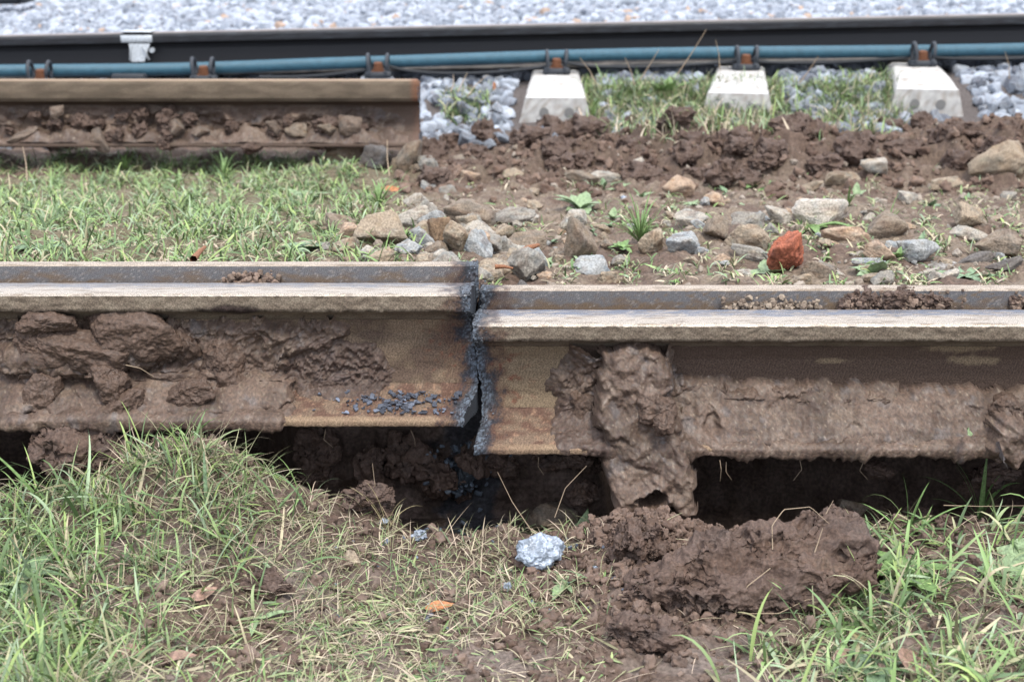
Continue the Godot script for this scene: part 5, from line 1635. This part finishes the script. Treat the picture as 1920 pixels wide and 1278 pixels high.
	rosette(80, 470, 64, 7, "grey-green weed leaves at the rail near the left edge", M.blue_leaf, 0.1, 0.6, 0.3)
	rosette(1250, 205, 56, 9, "tall weed with round leaves before the middle sleepers", M.green_leaf, 0.1, 0.5, 0.9)
	rosette(1080, 955, 98, 7, "wilted pale green leaves at the edge of the hole left of the column", M.pale_leaf, 0.0, 0.30, 0.9)
	rosette(1060, 1090, 58, 6, "broad pale leaves in the grass below the slag lump", M.pale_leaf, 0.0, 0.38, 0.5)
	rosette(1700, 1085, 117, 9, "lobed weed leaves in the grass right of the big clod", M.green_leaf, 0.25, 0.4, 0.4)
	rosette(1885, 1075, 117, 7, "broad jagged weed leaf at the right edge below the tall grass", M.pale_leaf, 0.25, 0.5, 0.5)
	rosette(1570, 1175, 98, 7, "green weed leaves below the right end of the big clod", M.green_leaf, 0.2, 0.4, 0.3)
	rosette(1640, 1250, 98, 6, "grey-green weed leaves at the bottom edge right of centre", M.blue_leaf, 0.2, 0.45, 0.3)
	rosette(30, 1090, 112, 6, "large blurred green leaves at the left edge", M.blue_leaf, 0.05, 0.45, 0.3)
	rosette(480, 1160, 84, 4, "limp pale leaf blades on the mud in the left foreground", M.pale_leaf, 0.0, 0.25, 0.15)
	# single fallen leaves
	fallen_leaf(826, 1140, 60, "orange fallen leaf beside the dark slag drop in the foreground", M.orange_leaf, 0.42, 0.35, 0.3, 0.3)
	fallen_leaf(932, 186, 40, "orange dry leaf standing on the ballast left of the first sleeper", M.orange_leaf, 0.8, 1.2, 1.2, 0.4)
	fallen_leaf(385, 1122, 66, "pinkish brown leaf on the mud in the left foreground", M.brown_leaf, 0.4, 0.9, 0.3, 0.2)
	fallen_leaf(1715, 1255, 96, "big pinkish brown leaf at the bottom edge right of centre", M.brown_leaf, 0.75, 1.1, 0.5, 0.4)
	fallen_leaf(1590, 1250, 70, "reddish brown leaf left of the big pinkish leaf", M.brown_leaf, 0.5, 0.3, 0.3, 0.3)
	fallen_leaf(250, 1235, 70, "blurred brown leaf at the bottom left", M.brown_leaf, 0.5, 0.6, 0.2, 0.3)
	fallen_leaf(340, 1235, 60, "second blurred brown leaf right of the one at the bottom left", M.brown_leaf, 0.4, 0.1, 0.3, 0.3)
	fallen_leaf(1610, 1190, 62, "yellowish withered leaf under the big clod's right end", M.dry_leaf, 0.6, 1.2, 0.4, 0.4)
	fallen_leaf(735, 352, 50, "orange brown dry leaf in the turf by the bare soil", M.orange_leaf, 0.4, 0.2, 0.4, 0.4)
	fallen_leaf(1825, 805, 52, "crumpled green leaf stuck to the mud of the right rail", M.pale_leaf, 0.3, 0.9, 1.0, 0.9, 0.165)
	fallen_leaf(1880, 850, 70, "dark muddy leaf hanging from the right rail at the edge", M.mud_leaf, 0.8, 1.3, 1.2, 0.6, 0.172)
	# bark pieces
	for q in [[[975, 474, -0.28], [1010, 459, -0.32], "orange brown bark piece on the long flat brown stone", 0.007], [[928, 500, -0.1], [962, 503, -0.1], "short orange bark stick behind the cut rail end", 0.004], [[362, 486, -0.06], [384, 463, -0.16], "orange brown stick at the rail in the turf", 0.006]]:
		stem(q[2], [q[0], [(q[0][0] + q[1][0]) * 0.5, (q[0][1] + q[1][1]) * 0.5 - 2, (q[0][2] + q[1][2]) * 0.5], q[1]], q[3], M.bark, "bark_piece")
	# dry stems and roots
	stem("dry looping stalk over the top of the big clod", [[1449, 1030, 0.40], [1448, 985, 0.385], [1470, 955, 0.37], [1520, 950, 0.36], [1570, 995, 0.37]], 0.0007, M.straw)
	stem("broken straw on the face of the big clod", [[1528, 1035, 0.41], [1535, 1015, 0.405], [1543, 990, 0.40]], 0.0008, M.straw)
	stem("straw tip standing on top of the big clod", [[1545, 985, 0.36], [1548, 965, 0.36], [1563, 938, 0.35]], 0.0006, M.straw)
	stem("thick dry root bundle running down below the big clod", [[1378, 1240, 0.50], [1376, 1170, 0.46], [1380, 1145, 0.45], [1400, 1100, 0.45], [1445, 1065, 0.44]], 0.0012, M.straw)
	stem("long pale root running left from below the big clod", [[1160, 1115, 0.43], [1230, 1115, 0.43], [1300, 1130, 0.44], [1378, 1145, 0.45]], 0.0007, M.straw)
	stem("pale root arching right below the big clod", [[1385, 1150, 0.45], [1460, 1150, 0.46], [1510, 1125, 0.45], [1565, 1115, 0.43]], 0.0007, M.straw)
	stem("thin pale root lying right below the big clod", [[1480, 1140, 0.45], [1560, 1130, 0.44], [1630, 1148, 0.45]], 0.0007, M.straw)
	stem("straight straw lying across the tall grass at the right edge", [[1770, 947, 0.20], [1840, 949, 0.19], [1960, 947, 0.18]], 0.0006, M.straw)
	stem("pale seed stalk rising from the hole left of the column", [[1040, 970, 0.2], [1060, 915, 0.19], [1100, 873, 0.18]], 0.0007, M.straw)
	stem("curved pale stalk in front of the hole below the cut", [[1000, 1000, 0.21], [960, 940, 0.19], [933, 885, 0.18]], 0.0007, M.straw)
	stem("thin dry stalk bending over the hole left of the cut", [[735, 985, 0.21], [705, 930, 0.20], [698, 868, 0.19]], 0.0006, M.straw)
	stem("pale branching stalk before the mud rock at the left", [[195, 920, 0.23], [200, 870, 0.22], [220, 825, 0.22], [262, 790, 0.21]], 0.0007, M.straw)
	for q in [[1350, 862, 0.15], [1362, 866, 0.14], [1500, 862, 0.12], [610, 806, 0.10], [770, 806, 0.08], [1010, 856, 0.10], [1620, 864, 0.11]]:
		stem("thin root hanging from the muddy foot of the rail over the hole", [[q[0], q[1], q[2]], [q[0] + rng.randf_range(-8, 8), q[1] + 18, q[2] + 0.004], [q[0] + rng.randf_range(-16, 16), q[1] + rng.randf_range(28, 46), q[2]]], 0.0005, M.straw, "hanging_root")
		get_child(get_child_count() - 1).set_meta("group", "roots hanging over the hole")
	stem("fine root on the mud of the left rail", [[235, 684, 0.135], [262, 690, 0.135], [288, 706, 0.13]], 0.0007, M.straw)
	for q in [[[845, 172, -2.6], [850, 140, -2.7], "dry stalk leaning at the pale ballast, left one"], [[858, 172, -2.6], [876, 136, -2.7], "dry stalk leaning at the pale ballast, middle one"], [[878, 178, -2.6], [914, 140, -2.7], "dry stalk leaning at the pale ballast, right one"], [[1270, 140, -2.5], [1325, 55, -2.5], "tall dry stalk reaching over the blue conduit"], [[1350, 130, -2.5], [1342, 75, -2.5], "thin dry stalk right of the tall dry stalk"], [[1120, 160, -2.5], [1087, 108, -2.5], "bent dry stalk right of the first sleeper"], [[1500, 155, -2.5], [1535, 105, -2.5], "dry stalk crossing between the second and third sleepers"], [[1893, 148, -2.6], [1885, 96, -2.6], "dry stalk right of the third sleeper"], [[50, 340, -1.5], [42, 275, -1.6], "dry stalk standing at the left end of the turf"], [[730, 330, -1.6], [726, 262, -1.7], "dry stalk before the upright brown stone"], [[1190, 160, -2.5], [1172, 108, -2.5], "green brown stalk left of the tall dry stalk"], [[1200, 150, -2.5], [1236, 92, -2.5], "branching weed stalk left of the tall dry stalk"]]:
		var a: Array = q[0]
		var b: Array = q[1]
		stem(q[2], [a, [(a[0] + b[0]) * 0.5 + rng.randf_range(-4, 4), (a[1] + b[1]) * 0.5, (a[2] + b[2]) * 0.5], b], 0.0018, M.straw)

# ---------------------------------------------------------------- materials
func materials():
	var soil_tex := grain_image(0.02, "cell", 1.15, 0.62, 512, 5)
	var grain := grain_image(0.03, "fbm", 0.55, 1.15, 512, 8)
	var wet := grain_image(0.012, "fbm", 0.35, 1.1, 512, 21)
	var fine := grain_image(0.06, "fbm", 0.35, 1.25, 512, 11)
	M.soil = mat("soil", Color(1, 1, 1), 0.85, {"tex": grain, "scale": 7.0, "bump": 0.25, "spec": 0.3})
	M.mud = mat("mud", Color(1, 1, 1), 0.95, {"tex": grain, "scale": 11.0, "bump": 0.12, "spec": 0.5, "world": false, "rtex": wet})
	M.mud_lump = mat("mud_lump", Color(0.113, 0.075, 0.057), 0.95, {"rtex": wet, "tex": grain, "scale": 11.0, "bump": 0.12, "spec": 0.4})
	M.clod = mat("clod", Color(0.122, 0.083, 0.067), 0.95, {"rtex": wet, "tex": grain, "scale": 14.0, "bump": 0.15, "spec": 0.35})
	M.clod_grey = mat("gritty_clod", Color(0.25, 0.20, 0.16), 0.9, {"tex": grain, "scale": 14.0, "bump": 0.15})
	M.soil_copies = mat("loose_soil", Color(1, 1, 1), 0.9, {"spec": 0.25})
	M.stone_copies = mat("crushed_stone", Color(1, 1, 1), 0.8, {"spec": 0.35})
	M.scale_copies = mat("scale_bits", Color(1, 1, 1), 0.65, {"metal": 0.15, "spec": 0.4})
	M.scale = mat("torch_scale", Color(1, 1, 1), 0.5, {"tex": fine, "scale": 20.0, "bump": 0.1, "metal": 0.3, "spec": 0.5})
	M.dark_scale = mat("dark_scale", Color(0.065, 0.078, 0.092), 0.5, {"tex": fine, "scale": 20.0, "metal": 0.2})
	M.slag = mat("slag", Color(0.35, 0.41, 0.50), 0.38, {"tex": grain, "scale": 9.0, "bump": 0.008, "metal": 0.1, "spec": 0.5})
	M.dusty_steel = mat("dusty_steel", Color(1, 1, 1), 0.6, {"tex": fine, "scale": 16.0, "bump": 0.02, "world": false})
	M.run_steel = mat("running_steel", Color(1, 1, 1), 0.42, {"tex": fine, "scale": 16.0, "bump": 0.01, "metal": 0.35, "spec": 0.5, "world": false})
	M.groove_steel = mat("groove_steel", Color(1, 1, 1), 0.6, {"tex": fine, "scale": 24.0, "bump": 0.03, "metal": 0.2, "world": false})
	M.crusted = mat("crusted_steel", Color(1, 1, 1), 0.85, {"tex": grain, "scale": 20.0, "bump": 0.06, "spec": 0.3, "world": false})
	M.black_steel = mat("black_steel", Color(1, 1, 1), 0.42, {"tex": fine, "scale": 6.0, "spec": 0.5, "world": false})
	M.black_iron = mat("black_iron", Color(0.035, 0.040, 0.048), 0.5, {"vc": false})
	M.black_rubber = mat("black_rubber", Color(0.022, 0.025, 0.03), 0.55, {"vc": false})
	M.rust = mat("rust", Color(0.20, 0.085, 0.045), 0.85, {"vc": false, "tex": fine, "scale": 20.0, "bump": 0.05})
	M.zinc = mat("zinc", Color(0.62, 0.66, 0.70), 0.45, {"vc": false, "metal": 0.4, "tex": grain, "scale": 9.0})
	M.concrete = mat("concrete", Color(1, 1, 1), 0.9, {"tex": grain_image(0.02, "fbm", 0.88, 1.06, 512, 31), "scale": 3.0, "bump": 0.03})
	M.plug = mat("plug", Color(0.13, 0.13, 0.13), 0.9, {"vc": false})
	M.blue_plastic = mat("blue_plastic", Color(0.035, 0.105, 0.150), 0.45, {"vc": false, "spec": 0.5, "tex": grain_image(0.03, "fbm", 0.8, 1.05, 256, 4), "scale": 3.0})
	for q in [["st_tan", 0.34, 0.275, 0.205], ["st_brown", 0.255, 0.205, 0.160], ["st_pale", 0.42, 0.385, 0.335], ["st_grey", 0.29, 0.27, 0.24], ["st_blue", 0.36, 0.37, 0.37], ["st_peach", 0.43, 0.32, 0.235], ["st_rust", 0.25, 0.17, 0.11], ["st_white", 0.55, 0.50, 0.44], ["st_slate", 0.15, 0.135, 0.125], ["st_dark", 0.115, 0.105, 0.10], ["st_muddy", 0.20, 0.155, 0.125], ["st_red", 0.40, 0.135, 0.082], ["ba_a", 0.27, 0.30, 0.345], ["ba_b", 0.21, 0.235, 0.275], ["ba_c", 0.36, 0.39, 0.44], ["ba_d", 0.16, 0.175, 0.21]]:
		M[q[0]] = mat(q[0].replace("st_", "stone_").replace("ba_", "ballast_"), Color(q[1], q[2], q[3]) * (0.95 if q[0].begins_with("st") else 1.0), 0.82, {"tex": grain, "scale": 13.0, "bump": 0.08, "spec": 0.35})
	M.grass = mat("grass", Color(1, 1, 1), 0.55, {"spec": 0.4, "back": Color(0.5, 0.5, 0.5)})
	for q in [["green_leaf", 0.19, 0.31, 0.11], ["blue_leaf", 0.20, 0.30, 0.17], ["pale_leaf", 0.27, 0.37, 0.20], ["dry_leaf", 0.36, 0.31, 0.17], ["orange_leaf", 0.50, 0.21, 0.09], ["brown_leaf", 0.33, 0.21, 0.16], ["mud_leaf", 0.16, 0.14, 0.14]]:
		M[q[0]] = mat(q[0], Color(q[1], q[2], q[3]), 0.5, {"vc": false, "spec": 0.4, "tex": grain, "scale": 10.0, "back": Color(0.4, 0.4, 0.4)})
	M.straw = mat("straw", Color(0.27, 0.21, 0.15), 0.8, {"vc": false})
	M.bark = mat("bark", Color(0.33, 0.155, 0.085), 0.85, {"vc": false, "tex": fine, "scale": 14.0, "bump": 0.06})
	M.bead = stone(21, 1, 5.0, 0.05, 6, 0.1)
	M.pebble = stone(22, 2, 20.0, 0.08, 6, 0.15)

func _ready():
	# camera, sky, sun, exposure
	var cam := Camera3D.new()
	cam.name = "camera"
	cam.position = EYE
	cam.rotation = Vector3(-PITCH, 0, 0)
	var lens := CameraAttributesPhysical.new()
	lens.frustum_focal_length = 12.0 * F / 639.0
	lens.frustum_focus_distance = 1.93
	lens.frustum_near = 0.05
	lens.frustum_far = 300.0
	lens.exposure_aperture = 7.5
	cam.attributes = lens
	add_child(cam)
	var env := Environment.new()
	env.background_mode = Environment.BG_SKY
	var sky := Sky.new()
	var sm := ProceduralSkyMaterial.new()
	sm.sky_top_color = Color(0.93, 0.95, 1.0)
	sm.sky_horizon_color = Color(0.72, 0.75, 0.80)
	sm.sky_curve = 0.3
	sm.ground_bottom_color = Color(0.30, 0.28, 0.25)
	sm.ground_horizon_color = Color(0.45, 0.44, 0.42)
	sky.sky_material = sm
	env.sky = sky
	env.tonemap_mode = Environment.TONE_MAPPER_LINEAR
	env.tonemap_exposure = 2.75
	env.sdfgi_enabled = true
	env.ssao_enabled = true
	env.ssil_enabled = true
	var we := WorldEnvironment.new()
	we.name = "environment"
	we.environment = env
	add_child(we)
	var sun := DirectionalLight3D.new()
	sun.name = "overcast_sun"
	sun.light_energy = 0.5
	sun.light_angular_distance = 14.0
	sun.light_color = Color(1.0, 0.97, 0.92)
	sun.rotation = Vector3(-1.05, 0.35, 0)
	sun.shadow_enabled = true
	add_child(sun)

	rng.seed = 20240
	for q in [[n_soft, 11, FastNoiseLite.FRACTAL_FBM, 4], [n_one, 12, FastNoiseLite.FRACTAL_NONE, 1], [n_ridge, 13, FastNoiseLite.FRACTAL_RIDGED, 4]]:
		q[0].noise_type = FastNoiseLite.TYPE_SIMPLEX_SMOOTH
		q[0].seed = q[1]
		q[0].frequency = 1.0
		q[0].fractal_type = q[2]
		q[0].fractal_octaves = q[3]
	n_cell.noise_type = FastNoiseLite.TYPE_CELLULAR
	n_cell.cellular_return_type = FastNoiseLite.RETURN_DISTANCE
	n_cell.seed = 14
	n_cell.frequency = 1.0
	materials()
	for i in 18: stone_shapes.append(stone(100 + i * 7, 3, 46.0, 0.05, 13, 0.42))
	for i in 7: clod_shapes.append(clod(200 + i * 5, 4, 0.35, 0.30))
	var t0 := Time.get_ticks_msec()
	build_ground()
	build_hollow()
	print("ground ", Time.get_ticks_msec() - t0)
	var lr = near_rail("grooved_rail", "left grooved rail, standing higher, torch-cut at its right end, lower side caked in mud", true)
	var rr = near_rail("grooved_rail", "right grooved rail, sunk lower than the left one beyond the torch cut, muddy", false)
	# mud that hangs from the right rail down to the heap
	var col := mud_slab([[1128, 672], [1150, 652], [1244, 650], [1260, 700], [1262, 770], [1290, 850], [1306, 920], [1312, 958], [1290, 966], [1200, 962], [1150, 955], [1144, 905], [1132, 850], [1120, 780]], 0.112, 0.178, 0.036, 3.0, [[1222, 938, 0.020, 0.011, 0.05]])
	var cm = obj("mud_column", col, M.mud, rr)
	cm.transform = rr.transform.affine_inverse()
	var flap := mud_slab([[1860, 800], [1935, 790], [1940, 860], [1905, 884], [1868, 866]], 0.165, 0.165, 0.03, 9.0)
	var fm = obj("mud_flap", flap, M.mud, rr)
	fm.transform = rr.transform.affine_inverse()
	# mud that lies along the foot of both rails, from the web down over the foot's edge
	var low_right := mud_slab([[1225, 716], [1330, 702], [1420, 712], [1500, 722], [1600, 720], [1700, 732], [1800, 738], [1950, 742], [2120, 742], [2120, 852], [1950, 860], [1800, 853], [1700, 857], [1600, 852], [1500, 855], [1420, 851], [1380, 858], [1300, 862], [1225, 858]], 0.088, 0.166, 0.013, 21.0, [[1338, 800, 0.018, 0.028, 0.012]], 0.03)
	var lr_o = obj("foot_mud", low_right, M.mud, rr)
	lr_o.transform = rr.transform.affine_inverse()
	obj("foot_mud", mud_slab([[-240, 690], [100, 700], [300, 690], [420, 700], [520, 690], [545, 720], [540, 760], [520, 794], [420, 790], [300, 792], [120, 790], [-240, 792]], 0.090, 0.162, 0.018, 33.0, [], 0.028), M.mud, lr)
	far_rail()
	third_rail()
	conduit()
	sleepers_and_clips()
	rail_extras()
	print("rails ", Time.get_ticks_msec() - t0)
	stones()
	ballast()
	soil_pieces()
	print("stones ", Time.get_ticks_msec() - t0)
	grasses()
	plants()
	print("all ", Time.get_ticks_msec() - t0)
